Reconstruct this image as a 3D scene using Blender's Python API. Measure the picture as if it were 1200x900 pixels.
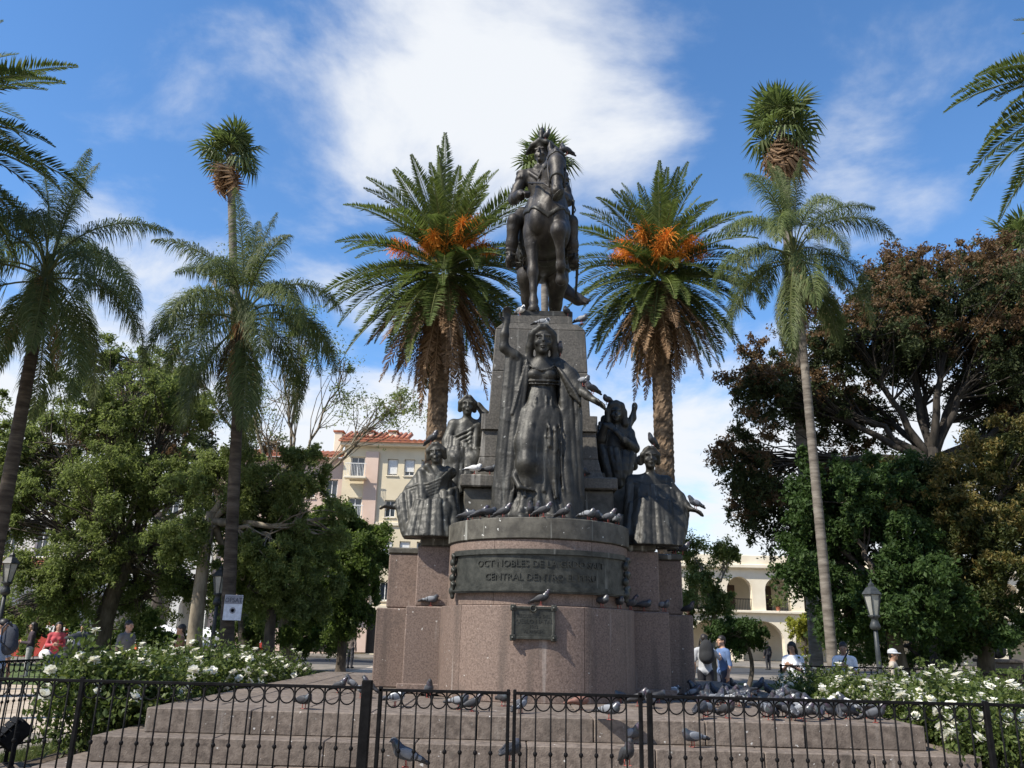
import bpy, math, random
import numpy as np
from mathutils import Vector, Matrix
for o in list(bpy.data.objects): bpy.data.objects.remove(o)
random.seed(11); rng = np.random.default_rng(11)
S = bpy.context.scene; C = S.collection
R = math.radians; sin, cos, pi = math.sin, math.cos, math.pi
# ------------------------------------------------------------------ camera
F, PIT, ROL, CZ = 970.0, R(16.9), R(1.4), 1.6
fw = Vector((0, cos(PIT), sin(PIT))); up0 = Vector((0, -sin(PIT), cos(PIT))); rt0 = Vector((1, 0, 0))
rt = cos(ROL)*rt0 + sin(ROL)*up0; up = -sin(ROL)*rt0 + cos(ROL)*up0
cam = bpy.data.objects.new('camera', bpy.data.cameras.new('camera')); C.objects.link(cam)
cam.matrix_world = Matrix(((rt.x, up.x, -fw.x, 0), (rt.y, up.y, -fw.y, 0), (rt.z, up.z, -fw.z, CZ), (0, 0, 0, 1)))
cam.data.sensor_fit = 'HORIZONTAL'; cam.data.sensor_width = 36; cam.data.lens = 36*F/1200
cam.data.clip_start = 0.1; cam.data.clip_end = 3000
S.camera = cam
def ray(px, py):
    u = (px-600)/F; v = -(py-450)/F
    d = fw + u*rt + v*up
    return np.array(d)
def at(px, py, Y):                       # photo pixel -> world point on the plane at distance Y
    d = ray(px, py); return np.array([0, 0, CZ]) + d*(Y/d[1])
def atz(px, py, z):
    d = ray(px, py); return np.array([0, 0, CZ]) + d*((z-CZ)/d[2])
def pxm(px, py, Y):                      # metres per photo pixel there
    p = at(px, py, Y)-np.array([0, 0, CZ]); return float(p @ np.array(fw))/F
# ------------------------------------------------------------------ world, sun, exposure
SUN_EL, SUN_AZ = R(47), R(60)            # azimuth measured from the camera side towards the left
sund = Vector((-sin(SUN_AZ)*cos(SUN_EL), -cos(SUN_AZ)*cos(SUN_EL), sin(SUN_EL)))
W = bpy.data.worlds.new('World'); S.world = W; W.use_nodes = True
wn = W.node_tree.nodes; wl = W.node_tree.links; wn.clear()
def N(nodes, t, **k):
    n = nodes.new(t)
    for a, b in k.items(): setattr(n, a, b)
    return n
sky = N(wn, 'ShaderNodeTexSky', sky_type='NISHITA', sun_disc=False, sun_elevation=SUN_EL,
        sun_rotation=math.atan2(sund.x, sund.y), altitude=1200, air_density=1.0, dust_density=0.25, ozone_density=2.2)
bg1 = N(wn, 'ShaderNodeBackground'); bg1.inputs[1].default_value = 0.15
bg2 = N(wn, 'ShaderNodeBackground'); bg2.inputs[1].default_value = 0.62; bg2.inputs[0].default_value = (0.93, 0.96, 1.0, 1)
mixw = N(wn, 'ShaderNodeMixShader'); outw = N(wn, 'ShaderNodeOutputWorld')
tc = N(wn, 'ShaderNodeTexCoord'); sep = N(wn, 'ShaderNodeSeparateXYZ')
hs = N(wn, 'ShaderNodeHueSaturation'); hs.inputs['Saturation'].default_value = 1.18
wl.new(sky.outputs[0], hs.inputs['Color']); wl.new(hs.outputs[0], bg1.inputs[0])
wl.new(tc.outputs['Generated'], sep.inputs[0])
def wmath(op, a, b=None, clamp=False):
    n = N(wn, 'ShaderNodeMath', operation=op, use_clamp=clamp)
    for i, v in enumerate((a, b)):
        if v is None: continue
        if isinstance(v, (int, float)): n.inputs[i].default_value = v
        else: wl.new(v, n.inputs[i])
    return n.outputs[0]
# cloud layer seen in perspective: direction projected on a flat ceiling
zz = wmath('ADD', wmath('MAXIMUM', sep.outputs[2], 0.0), 0.22)
cx = wmath('DIVIDE', sep.outputs[0], zz); cy = wmath('DIVIDE', sep.outputs[1], zz)
comb = N(wn, 'ShaderNodeCombineXYZ'); wl.new(cx, comb.inputs[0]); wl.new(cy, comb.inputs[1])
n1 = N(wn, 'ShaderNodeTexNoise'); n1.inputs['Scale'].default_value = 2.6; n1.inputs['Detail'].default_value = 10; n1.inputs['Roughness'].default_value = 0.58; n1.inputs['Distortion'].default_value = 0.3
wl.new(comb.outputs[0], n1.inputs['Vector'])
def blob(px, py, ang, amp):
    c = Vector(ray(px, py)).normalized()
    d = N(wn, 'ShaderNodeVectorMath', operation='DOT_PRODUCT'); d.inputs[1].default_value = c
    nv = N(wn, 'ShaderNodeVectorMath', operation='NORMALIZE'); wl.new(tc.outputs['Generated'], nv.inputs[0]); wl.new(nv.outputs[0], d.inputs[0])
    mr = N(wn, 'ShaderNodeMapRange', interpolation_type='SMOOTHSTEP')
    mr.inputs[1].default_value = cos(R(ang)); mr.inputs[2].default_value = 1.0; mr.inputs[3].default_value = 0; mr.inputs[4].default_value = amp
    wl.new(d.outputs['Value'], mr.inputs[0]); return mr.outputs[0]
acc = wmath('ADD', wmath('MULTIPLY', n1.outputs['Fac'], 1.25), -.165)
for b in ((460, 70, 11, .14), (580, 90, 14, .19), (590, 70, 8, .12), (500, 90, 7, .08), (720, 40, 11, .10), (540, 180, 10, .08), (690, 150, 10, .06), (985, 172, 5, .12), (800, 225, 8, .10), (330, 330, 7, .06), (450, 270, 8, .08), (120, 310, 6, .10)):
    acc = wmath('ADD', acc, blob(*b))
hz = N(wn, 'ShaderNodeMapRange', interpolation_type='SMOOTHSTEP')
hz.inputs[1].default_value = 0.44; hz.inputs[2].default_value = 0.16; hz.inputs[3].default_value = 0; hz.inputs[4].default_value = 0.50
wl.new(sep.outputs[2], hz.inputs[0]); acc = wmath('ADD', acc, hz.outputs[0])
mk_ = N(wn, 'ShaderNodeMapRange', interpolation_type='SMOOTHSTEP')
mk_.inputs[1].default_value = 0.50; mk_.inputs[2].default_value = 0.93; mk_.inputs[3].default_value = 0.0; mk_.inputs[4].default_value = 0.96
wl.new(acc, mk_.inputs[0]); wl.new(mk_.outputs[0], mixw.inputs[0])
wl.new(bg1.outputs[0], mixw.inputs[1]); wl.new(bg2.outputs[0], mixw.inputs[2]); wl.new(mixw.outputs[0], outw.inputs[0])
sl = bpy.data.lights.new('sun', 'SUN'); sl.energy = 4.6; sl.angle = R(0.53); sl.color = (1, 0.94, 0.84)
so = bpy.data.objects.new('sun', sl); C.objects.link(so); so.location = (-20, -10, 40)
so.rotation_euler = sund.to_track_quat('Z', 'Y').to_euler()
S.view_settings.view_transform = 'Standard'; S.view_settings.look = 'None'
S.view_settings.exposure = 0.68; S.view_settings.gamma = 1.0; S.view_settings.use_curve_mapping = False
S.render.engine = 'CYCLES'
# ------------------------------------------------------------------ helpers
def tag(o, label=None, cat=None, group=None, kind=None):
    if label: o['label'] = label
    if cat: o['category'] = cat
    if group: o['group'] = group
    if kind: o['kind'] = kind
    return o
def thing(name, label, cat, loc=(0, 0, 0), rz=0, group=None):
    o = bpy.data.objects.new(name, None); C.objects.link(o); o.empty_display_size = 0.2
    o.location = loc; o.rotation_euler = (0, 0, rz); return tag(o, label, cat, group)
def mesh_data(name, V, faces, mats, smooth=False, attr=None, midx=None):
    V = np.asarray(V, dtype=np.float32).reshape(-1, 3)
    if isinstance(faces, np.ndarray): faces = [faces]
    li, ls = [], []
    for f in faces:
        f = np.asarray(f, dtype=np.int32)
        if f.size == 0: continue
        li.append(f.ravel()); ls.append(np.full(len(f), f.shape[1], dtype=np.int32))
    li = np.concatenate(li); lt = np.concatenate(ls)
    st = np.concatenate(([0], np.cumsum(lt)[:-1])).astype(np.int32)
    me = bpy.data.meshes.new(name)
    me.vertices.add(len(V)); me.vertices.foreach_set('co', V.ravel())
    me.loops.add(len(li)); me.loops.foreach_set('vertex_index', li)
    me.polygons.add(len(lt)); me.polygons.foreach_set('loop_start', st); me.polygons.foreach_set('loop_total', lt)
    if midx is not None: me.polygons.foreach_set('material_index', np.asarray(midx, dtype=np.int32))
    me.polygons.foreach_set('use_smooth', np.full(len(lt), bool(smooth)))
    me.update(calc_edges=True)
    for m in (mats if isinstance(mats, (list, tuple)) else [mats]): me.materials.append(m)
    if attr is not None:
        a = me.attributes.new('tint', 'FLOAT', 'POINT'); a.data.foreach_set('value', np.asarray(attr, dtype=np.float32))
    return me
def obj(name, me, parent=None, loc=(0, 0, 0), rot=(0, 0, 0), scale=None):
    o = bpy.data.objects.new(name, me); C.objects.link(o); o.parent = parent
    o.location = loc; o.rotation_euler = rot
    if scale is not None: o.scale = scale if hasattr(scale, '__len__') else (scale,)*3
    return o
def part(name, VF, mat, parent=None, smooth=False, world=True, **k):
    V, Fc = VF; V = np.asarray(V, dtype=float)
    if parent is not None and world:
        V = V - np.array(parent.matrix_basis.translation)
        if parent.parent is not None: V = V - np.array(parent.parent.location)
    return obj(name, mesh_data(name, V, Fc, mat, smooth, **k), parent)
class MB:                                # gathers pieces into one mesh
    def __init__(s): s.V = []; s.F = {}; s.n = 0; s.A = []
    def add(s, VF, a=0.0):
        V, Fs = VF; V = np.asarray(V, dtype=float)
        if isinstance(Fs, np.ndarray): Fs = [Fs]
        for f in Fs:
            f = np.asarray(f)
            if f.size: s.F.setdefault(f.shape[1], []).append(f+s.n)
        s.V.append(V); s.n += len(V); s.A.append(np.full(len(V), a)); return s
    def get(s): return np.concatenate(s.V), [np.concatenate(v) for v in s.F.values()]
    def attr(s): return np.concatenate(s.A)
def copy_tree(o, parent=None, **k):
    c = o.copy(); C.objects.link(c); c.parent = parent
    for ch in o.children: copy_tree(ch, c)
    return c
def box(x0, x1, y0, y1, z0, z1):
    V = np.array([(x, y, z) for x in (x0, x1) for y in (y0, y1) for z in (z0, z1)], float)
    return V, np.array([(0, 1, 3, 2), (4, 6, 7, 5), (0, 4, 5, 1), (2, 3, 7, 6), (0, 2, 6, 4), (1, 5, 7, 3)])
def cbox(x0, x1, y0, y1, z0, z1, b=0.015):   # box with chamfered edges
    c = np.array([(x0+x1)/2, (y0+y1)/2, (z0+z1)/2]); h = np.array([(x1-x0)/2, (y1-y0)/2, (z1-z0)/2]); b = min(b, h.min()*.8)
    V = []; ix = {}
    for sx in (-1, 1):
        for sy in (-1, 1):
            for sz in (-1, 1):
                for a in range(3):
                    p = h-b; p[a] = h[a]; ix[(sx, sy, sz, a)] = len(V); V.append(c+p*np.array([sx, sy, sz]))
    Q, T = [], []
    for a in range(3):
        u, v = (a+1) % 3, (a+2) % 3
        for s in (-1, 1):
            def k(su, sv):
                t = [0, 0, 0]; t[a] = s; t[u] = su; t[v] = sv; return ix[(*t, a)]
            q = [k(-1, -1), k(1, -1), k(1, 1), k(-1, 1)]; Q.append(q if s > 0 else q[::-1])
        for su in (-1, 1):
            for sv in (-1, 1):
                def e(sa, fa):
                    t = [0, 0, 0]; t[a] = sa; t[u] = su; t[v] = sv; return ix[(*t, fa)]
                q = [e(-1, u), e(1, u), e(1, v), e(-1, v)]; Q.append(q if su*sv > 0 else q[::-1])
    for sx in (-1, 1):
        for sy in (-1, 1):
            for sz in (-1, 1):
                t = [ix[(sx, sy, sz, a)] for a in range(3)]; T.append(t if sx*sy*sz > 0 else t[::-1])
    return np.array(V), [np.array(Q), np.array(T)]
def tube(P, rad, n=8, cap=True):
    P = np.asarray(P, float); m = len(P); rad = np.broadcast_to(np.asarray(rad, float), (m,))
    T = np.gradient(P, axis=0); T /= np.linalg.norm(T, axis=1)[:, None]+1e-9
    a = np.array([0, 0, 1.]) if abs(T[0][2]) < .9 else np.array([1., 0, 0])
    u = np.cross(T[0], a); u /= np.linalg.norm(u); V = []
    th = np.arange(n)*2*pi/n
    for i in range(m):
        u = u-T[i]*(u@T[i]); u /= np.linalg.norm(u); w = np.cross(T[i], u)
        V.append(P[i]+rad[i]*(np.cos(th)[:, None]*u+np.sin(th)[:, None]*w))
    V = np.concatenate(V); j = np.arange(n); k = (j+1) % n
    Fq = np.concatenate([np.stack([i*n+j, i*n+k, (i+1)*n+k, (i+1)*n+j], 1) for i in range(m-1)])
    if cap and n > 2: return V, [Fq, np.array([j[::-1], (m-1)*n+j])]
    return V, [Fq]
def lathe(prof, n=24, c=(0, 0, 0), sq=None):
    prof = np.asarray(prof, float); th = np.arange(n)*2*pi/n+(pi/4 if n == 4 else 0)
    V = np.concatenate([np.stack([r*np.cos(th), r*np.sin(th), np.full(n, z)], 1) for r, z in prof])+np.array(c)
    j = np.arange(n); k = (j+1) % n; m = len(prof)
    Fq = np.concatenate([np.stack([i*n+j, i*n+k, (i+1)*n+k, (i+1)*n+j], 1) for i in range(m-1)])
    return V, [Fq, np.array([j[::-1], (m-1)*n+j])]
def prism(poly, z0, z1):                 # counter-clockwise outline extruded upwards
    poly = np.asarray(poly, float); n = len(poly)
    V = np.concatenate([np.c_[poly, np.full(n, z0)], np.c_[poly, np.full(n, z1)]])
    j = np.arange(n); k = (j+1) % n
    return V, [np.stack([j, k, n+k, n+j], 1), np.array([j[::-1]]), np.array([n+j])]
def bez(a, b, c, n=8):
    t = np.linspace(0, 1, n)[:, None]; a, b, c = map(np.asarray, (a, b, c))
    return (1-t)**2*a+2*t*(1-t)*b+t*t*c
def rotz(V, a):
    c, s = cos(a), sin(a); V = np.asarray(V, float).copy(); x, y = V[:, 0].copy(), V[:, 1].copy()
    V[:, 0] = c*x-s*y; V[:, 1] = s*x+c*y; return V
# ------------------------------------------------------------------ materials
def M(name, cols, scale=5, rough=.7, metal=0, bump=0, bscale=30, stretch=(1, 1, 1), spec=.4, detail=6, streak=None, rnd=0, lo=.35, hi=.65, speck=None):
    m = bpy.data.materials.new(name); m.use_nodes = True; n = m.node_tree.nodes; l = m.node_tree.links
    p = n['Principled BSDF']; p.inputs['Roughness'].default_value = rough; p.inputs['Metallic'].default_value = metal
    p.inputs['Specular IOR Level'].default_value = spec
    t = N(n, 'ShaderNodeTexCoord'); mp = N(n, 'ShaderNodeMapping'); mp.inputs['Scale'].default_value = stretch
    l.new(t.outputs['Object'], mp.inputs[0])
    nz = N(n, 'ShaderNodeTexNoise'); nz.inputs['Scale'].default_value = scale; nz.inputs['Detail'].default_value = detail; nz.inputs['Roughness'].default_value = .62
    l.new(mp.outputs[0], nz.inputs['Vector'])
    rp = N(n, 'ShaderNodeValToRGB'); e = rp.color_ramp.elements
    while len(e) < len(cols): e.new(.5)
    for i, c in enumerate(cols):
        e[i].position = lo+(hi-lo)*i/max(1, len(cols)-1); e[i].color = (*c, 1)
    l.new(nz.outputs['Fac'], rp.inputs[0]); col = rp.outputs[0]
    for sk in (streak if isinstance(streak, list) else [streak] if streak else []):      # vertical runs (droppings, lime, soot)
        amt, sc, thr = sk[:3]; scol = sk[3] if len(sk) > 3 else (.62, .60, .55)
        mp2 = N(n, 'ShaderNodeMapping'); mp2.inputs['Scale'].default_value = (sc, sc, sc*.07); l.new(t.outputs['Object'], mp2.inputs[0])
        z2 = N(n, 'ShaderNodeTexNoise'); z2.inputs['Scale'].default_value = 1; z2.inputs['Detail'].default_value = 3; l.new(mp2.outputs[0], z2.inputs['Vector'])
        mr = N(n, 'ShaderNodeMapRange'); mr.inputs[1].default_value = thr; mr.inputs[2].default_value = thr+.12; mr.inputs[4].default_value = amt; l.new(z2.outputs['Fac'], mr.inputs[0])
        mx = N(n, 'ShaderNodeMix', data_type='RGBA'); l.new(mr.outputs[0], mx.inputs[0]); l.new(col, mx.inputs[6]); mx.inputs[7].default_value = (*scol, 1); col = mx.outputs[2]
    for sc, thr, amt, scol in (speck or ()):      # spots: droppings, lichen, grains
        z4 = N(n, 'ShaderNodeTexNoise'); z4.inputs['Scale'].default_value = sc; z4.inputs['Detail'].default_value = 2; l.new(t.outputs['Object'], z4.inputs['Vector'])
        mr = N(n, 'ShaderNodeMapRange'); mr.inputs[1].default_value = thr; mr.inputs[2].default_value = thr+.03; mr.inputs[4].default_value = amt; l.new(z4.outputs['Fac'], mr.inputs[0])
        mx = N(n, 'ShaderNodeMix', data_type='RGBA'); l.new(mr.outputs[0], mx.inputs[0]); l.new(col, mx.inputs[6]); mx.inputs[7].default_value = (*scol, 1); col = mx.outputs[2]
    if rnd:
        oi = N(n, 'ShaderNodeObjectInfo'); h = N(n, 'ShaderNodeHueSaturation'); mr = N(n, 'ShaderNodeMapRange'); mr.inputs[3].default_value = 1-rnd; mr.inputs[4].default_value = 1+rnd
        l.new(oi.outputs['Random'], mr.inputs[0]); l.new(mr.outputs[0], h.inputs['Value']); l.new(col, h.inputs['Color']); col = h.outputs[0]
    l.new(col, p.inputs['Base Color'])
    if bump:
        b = N(n, 'ShaderNodeBump'); b.inputs['Strength'].default_value = bump; b.inputs['Distance'].default_value = .02
        z3 = N(n, 'ShaderNodeTexNoise'); z3.inputs['Scale'].default_value = bscale; z3.inputs['Detail'].default_value = 5; l.new(mp.outputs[0], z3.inputs['Vector'])
        l.new(z3.outputs['Fac'], b.inputs['Height']); l.new(b.outputs[0], p.inputs['Normal'])
    return m
def LEAF(name, cols, trans=.35, rough=.5, rnd=.0, tcol=None):
    m = bpy.data.materials.new(name); m.use_nodes = True; n = m.node_tree.nodes; l = m.node_tree.links
    p = n['Principled BSDF']; p.inputs['Roughness'].default_value = rough; p.inputs['Specular IOR Level'].default_value = .22
    a = N(n, 'ShaderNodeAttribute', attribute_name='tint'); rp = N(n, 'ShaderNodeValToRGB'); e = rp.color_ramp.elements
    while len(e) < len(cols): e.new(.5)
    for i, c in enumerate(cols): e[i].position = i/max(1, len(cols)-1); e[i].color = (*c, 1)
    l.new(a.outputs['Fac'], rp.inputs[0]); col = rp.outputs[0]
    if rnd:
        oi = N(n, 'ShaderNodeObjectInfo'); h = N(n, 'ShaderNodeHueSaturation'); mr = N(n, 'ShaderNodeMapRange'); mr.inputs[3].default_value = 1-rnd; mr.inputs[4].default_value = 1+rnd
        l.new(oi.outputs['Random'], mr.inputs[0]); l.new(mr.outputs[0], h.inputs['Value']); l.new(col, h.inputs['Color']); col = h.outputs[0]
    l.new(col, p.inputs['Base Color'])
    tr = N(n, 'ShaderNodeBsdfTranslucent'); h2 = N(n, 'ShaderNodeHueSaturation'); h2.inputs['Value'].default_value = 1.5; h2.inputs['Saturation'].default_value = 1.1
    l.new(col, h2.inputs['Color']); l.new(h2.outputs[0], tr.inputs[0])
    mx = N(n, 'ShaderNodeMixShader'); mx.inputs[0].default_value = trans; l.new(p.outputs[0], mx.inputs[1]); l.new(tr.outputs[0], mx.inputs[2])
    l.new(mx.outputs[0], n['Material Output'].inputs[0]); return m
def flat(name, c, rough=.7, metal=0, spec=.4, rnd=0, bump=0):
    k = [tuple(v*.85 for v in c), tuple(min(1, v*1.12) for v in c)]
    return M(name, k, scale=9, rough=rough, metal=metal, spec=spec, rnd=rnd, bump=bump)
GR = 'granite'
m_granite = M('granite_pink', [(.098, .068, .053), (.160, .113, .089), (.215, .157, .125)], scale=42, rough=.62, bump=.25, bscale=90, detail=9, streak=[(.55, 3.6, .57, (.060, .046, .037)), (.5, 6.5, .64, (.40, .36, .32))], rnd=.09, speck=((16, .735, .7, (.55, .53, .48)), (3.2, .62, .35, (.10, .075, .06))))
m_granite_d = M('granite_dark', [(.048, .043, .035), (.080, .072, .059), (.115, .103, .086)], scale=30, rough=.6, bump=.25, bscale=80, detail=9, streak=[(.6, 4, .57, (.028, .026, .022)), (.7, 7, .62, (.36, .34, .30))], rnd=.05, speck=((14, .72, .7, (.5, .49, .45)), (2.5, .6, .4, (.05, .048, .04))))
m_slab = M('weathered_slab', [(.040, .036, .028), (.072, .066, .052), (.105, .097, .078)], scale=6, rough=.62, bump=.2, bscale=60, streak=(.8, 9, .60, (.36, .36, .32)), speck=((14, .71, .8, (.6, .6, .56)),))
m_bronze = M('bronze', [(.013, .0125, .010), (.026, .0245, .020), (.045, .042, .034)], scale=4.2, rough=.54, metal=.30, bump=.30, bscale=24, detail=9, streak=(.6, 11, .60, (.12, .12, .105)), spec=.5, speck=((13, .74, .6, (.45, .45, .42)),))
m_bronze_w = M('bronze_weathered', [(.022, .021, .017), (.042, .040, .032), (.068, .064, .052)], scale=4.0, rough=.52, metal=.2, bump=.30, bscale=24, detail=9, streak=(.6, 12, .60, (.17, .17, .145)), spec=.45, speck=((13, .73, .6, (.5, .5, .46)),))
m_bronze_h = M('bronze_brown', [(.015, .012, .010), (.030, .025, .020), (.053, .045, .036)], scale=4.4, rough=.54, metal=.30, bump=.30, bscale=24, detail=9, streak=(.6, 10, .60, (.12, .115, .10)), spec=.5, speck=((13, .74, .6, (.45, .45, .42)),))
m_step = M('step_stone', [(.090, .070, .056), (.145, .115, .092), (.195, .158, .128)], scale=14, rough=.8, bump=.3, bscale=55, detail=9, streak=[(.55, 5, .58, (.055, .045, .036)), (.30, 6, .66, (.45, .42, .38))], rnd=.14, speck=((18, .715, .75, (.62, .6, .56)), (9, .66, .45, (.10, .085, .07)), (2.2, .57, .35, (.13, .105, .085))))
m_iron = M('black_iron', [(.004, .004, .0045), (.009, .009, .0095)], scale=14, rough=.6, spec=.07, bump=.1, bscale=60)
m_stonepath = M('path_paving', [(.30, .24, .18), (.42, .35, .27), (.50, .42, .33)], scale=1.1, rough=.85, bump=.2, bscale=20)
m_lawn = M('lawn', [(.035, .055, .016), (.07, .105, .03), (.11, .15, .045)], scale=2.2, rough=.9, bump=.6, bscale=50)
m_soil = M('soil', [(.045, .032, .022), (.09, .065, .045)], scale=5, rough=.95, bump=.7, bscale=18)
# ------------------------------------------------------------------ implicit-surface modelling for figures
class SDF:
    def __init__(s, lo, hi, h):
        s.lo = np.array(lo, float); s.h = h; s.n = np.ceil((np.array(hi)-s.lo)/h).astype(int)+1
        s.d = np.full(s.n, 9.0, np.float32); s.id = np.zeros(s.n, np.int8); s.cur = 0
    def reg(s, lo, hi):
        a = np.maximum(np.floor((np.array(lo)-s.lo)/s.h).astype(int), 0); b = np.minimum(np.ceil((np.array(hi)-s.lo)/s.h).astype(int)+1, s.n)
        if (b <= a).any(): return None
        sl = tuple(slice(i, j) for i, j in zip(a, b))
        g = [(np.arange(i, j)*s.h+o).astype(np.float32) for i, j, o in zip(a, b, s.lo)]
        return sl, g[0][:, None, None], g[1][None, :, None], g[2][None, None, :]
    def join(s, sl, v, k):
        o = s.d[sl]; nearer = v < o
        if k > 0:
            hh = np.maximum(k-np.abs(o-v), 0)/k; s.d[sl] = np.minimum(o, v)-hh*hh*k*.25
        else: s.d[sl] = np.minimum(o, v)
        i = s.id[sl]; i[nearer] = s.cur
    def cap(s, a, b, ra, rb=None, k=.03, fl=None):
        rb = ra if rb is None else rb; a = np.array(a, float); b = np.array(b, float); m = max(ra, rb)+k+3*s.h
        g = s.reg(np.minimum(a, b)-m, np.maximum(a, b)+m)
        if g is None: return s
        sl, X, Y, Z = g; ab = b-a; L = ab@ab+1e-9
        t = np.clip(((X-a[0])*ab[0]+(Y-a[1])*ab[1]+(Z-a[2])*ab[2])/L, 0, 1)
        v = np.sqrt((X-a[0]-t*ab[0])**2+(Y-a[1]-t*ab[1])**2+(Z-a[2]-t*ab[2])**2)-(ra+(rb-ra)*t)
        s.join(sl, v.astype(np.float32), k); return s
    def chain(s, pts, k=.03):            # [(x,y,z,r), ...]
        for p, q in zip(pts[:-1], pts[1:]): s.cap(p[:3], q[:3], p[3], q[3], k)
        return s
    def ellv(s, c, r, rot, m):
        c = np.array(c, float); r = np.array(r, float); M_ = max(r)+m
        g = s.reg(c-M_, c+M_)
        if g is None: return None
        sl, X, Y, Z = g; X, Y, Z = X-c[0], Y-c[1], Z-c[2]
        if rot is not None:
            q = np.array(rot).T
            X, Y, Z = q[0, 0]*X+q[0, 1]*Y+q[0, 2]*Z, q[1, 0]*X+q[1, 1]*Y+q[1, 2]*Z, q[2, 0]*X+q[2, 1]*Y+q[2, 2]*Z
        k0 = np.sqrt((X/r[0])**2+(Y/r[1])**2+(Z/r[2])**2); k1 = np.sqrt((X/r[0]**2)**2+(Y/r[1]**2)**2+(Z/r[2]**2)**2)+1e-6
        return sl, (k0*(k0-1)/k1).astype(np.float32)
    def ell(s, c, r, k=.03, rot=None):
        e = s.ellv(c, r, rot, k+3*s.h)
        if e: s.join(*e, k)
        return s
    def cut(s, c, r, k=.02, rot=None):
        e = s.ellv(c, r, rot, k+3*s.h)
        if e:
            sl, v = e; o = s.d[sl]; v = -v
            hh = np.maximum(k-np.abs(o-v), 0)/k; s.d[sl] = np.maximum(o, v)+hh*hh*k*.25
        return s
    def cutbelow(s, z):
        g = s.reg(s.lo, s.lo+s.n*s.h); sl, X, Y, Z = g; s.d = np.maximum(s.d, np.broadcast_to(z-Z, s.d.shape)).astype(np.float32); return s
    def warp(s, f):
        g = s.reg(s.lo, s.lo+s.n*s.h); s.d = (s.d+f(*g[1:])).astype(np.float32); return s
    def mesh(s, ids=False):
        d = np.pad(s.d, 1, constant_values=1.0); lo = s.lo-s.h
        sg = d < 0; m = sum(sg[i:sg.shape[0]-1+i, j:sg.shape[1]-1+j, k:sg.shape[2]-1+k].astype(np.int8) for i in (0, 1) for j in (0, 1) for k in (0, 1))
        act = (m > 0) & (m < 8); ii = np.argwhere(act); ix = np.full(act.shape, -1, np.int32); ix[act] = np.arange(len(ii))
        pos = np.zeros((len(ii), 3)); cn = np.zeros(len(ii))
        for ax in range(3):
            for p in (0, 1):
                for q in (0, 1):
                    a = [0, 0, 0]; a[(ax+1) % 3] = p; a[(ax+2) % 3] = q; b = list(a); b[ax] = 1
                    va = d[tuple((ii+a).T)]; vb = d[tuple((ii+b).T)]; x = (va < 0) != (vb < 0)
                    t = np.where(x, va/np.where(x, va-vb, 1), 0); pt = np.array(a)+t[:, None]*(np.array(b)-np.array(a))
                    pos += pt*x[:, None]; cn += x
        V = lo+(ii+pos/np.maximum(cn, 1)[:, None])*s.h
        Fs = []
        for ax in range(3):
            u, v = (ax+1) % 3, (ax+2) % 3
            sa = [slice(None)]*3; sb = [slice(None)]*3; sa[ax] = slice(0, -1); sb[ax] = slice(1, None)
            A, B = sg[tuple(sa)], sg[tuple(sb)]; e = np.argwhere(A != B)
            ok = (e[:, u] > 0) & (e[:, v] > 0) & (e[:, u] < act.shape[u]) & (e[:, v] < act.shape[v]); e = e[ok]
            ins = A[tuple(e.T)]
            def g(du, dv):
                w = e.copy(); w[:, u] += du; w[:, v] += dv; return ix[tuple(w.T)]
            q = np.stack([g(-1, -1), g(0, -1), g(0, 0), g(-1, 0)], 1); q[~ins] = q[~ins][:, ::-1]; Fs.append(q)
        Fq = np.concatenate(Fs); Fq = Fq[(Fq >= 0).all(1)]
        if not ids: return V, Fq
        c = V[Fq].mean(1); j = np.clip(np.round((c-s.lo)/s.h).astype(int), 0, s.n-1)
        return V, Fq, s.id[tuple(j.T)].astype(int)
def eul(yaw=0, pitch=0, roll=0):
    return np.array((Matrix.Rotation(yaw, 3, 'Z') @ Matrix.Rotation(pitch, 3, 'X') @ Matrix.Rotation(roll, 3, 'Y')))
def head(f, c, s=1.0, yaw=0, pitch=0, roll=0, k=.018, ears=True):      # faces -Y, centre of the skull at c
    q = eul(yaw, pitch, roll); c = np.array(c, float)
    P = lambda *v: c+q@(np.array(v)*s)
    f.ell(P(0, .012, .018), np.array((.076, .096, .098))*s, k, q); f.ell(P(0, -.030, -.050), np.array((.056, .062, .070))*s, .03*s, q)
    f.ell(P(0, -.070, -.100), np.array((.026, .024, .022))*s, .02*s, q)
    f.cap(P(0, -.098, .022), P(0, -.122, -.026), .010*s, .015*s, .010*s)
    f.cap(P(-.052, -.078, .030), P(.052, -.078, .030), .012*s, .012*s, .012*s)
    for e in (-1, 1):
        f.cut(P(.030*e, -.102, .008), np.array((.019, .016, .010))*s, .010*s, q); f.ell(P(.030*e, -.076, .004), np.array((.013, .012, .007))*s, .004*s, q)
        f.ell(P(.044*e, -.066, -.032), np.array((.024, .022, .022))*s, .02*s, q)
        if ears: f.ell(P(.078*e, .012, -.004), np.array((.012, .022, .034))*s, .008*s, q)
    f.ell(P(0, -.096, -.060), np.array((.024, .014, .007))*s, .005*s, q); f.ell(P(0, -.092, -.073), np.array((.020, .014, .007))*s, .005*s, q)
    f.cut(P(0, -.112, -.0665), np.array((.017, .010, .003))*s, .004*s, q)
    return P, q
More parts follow.
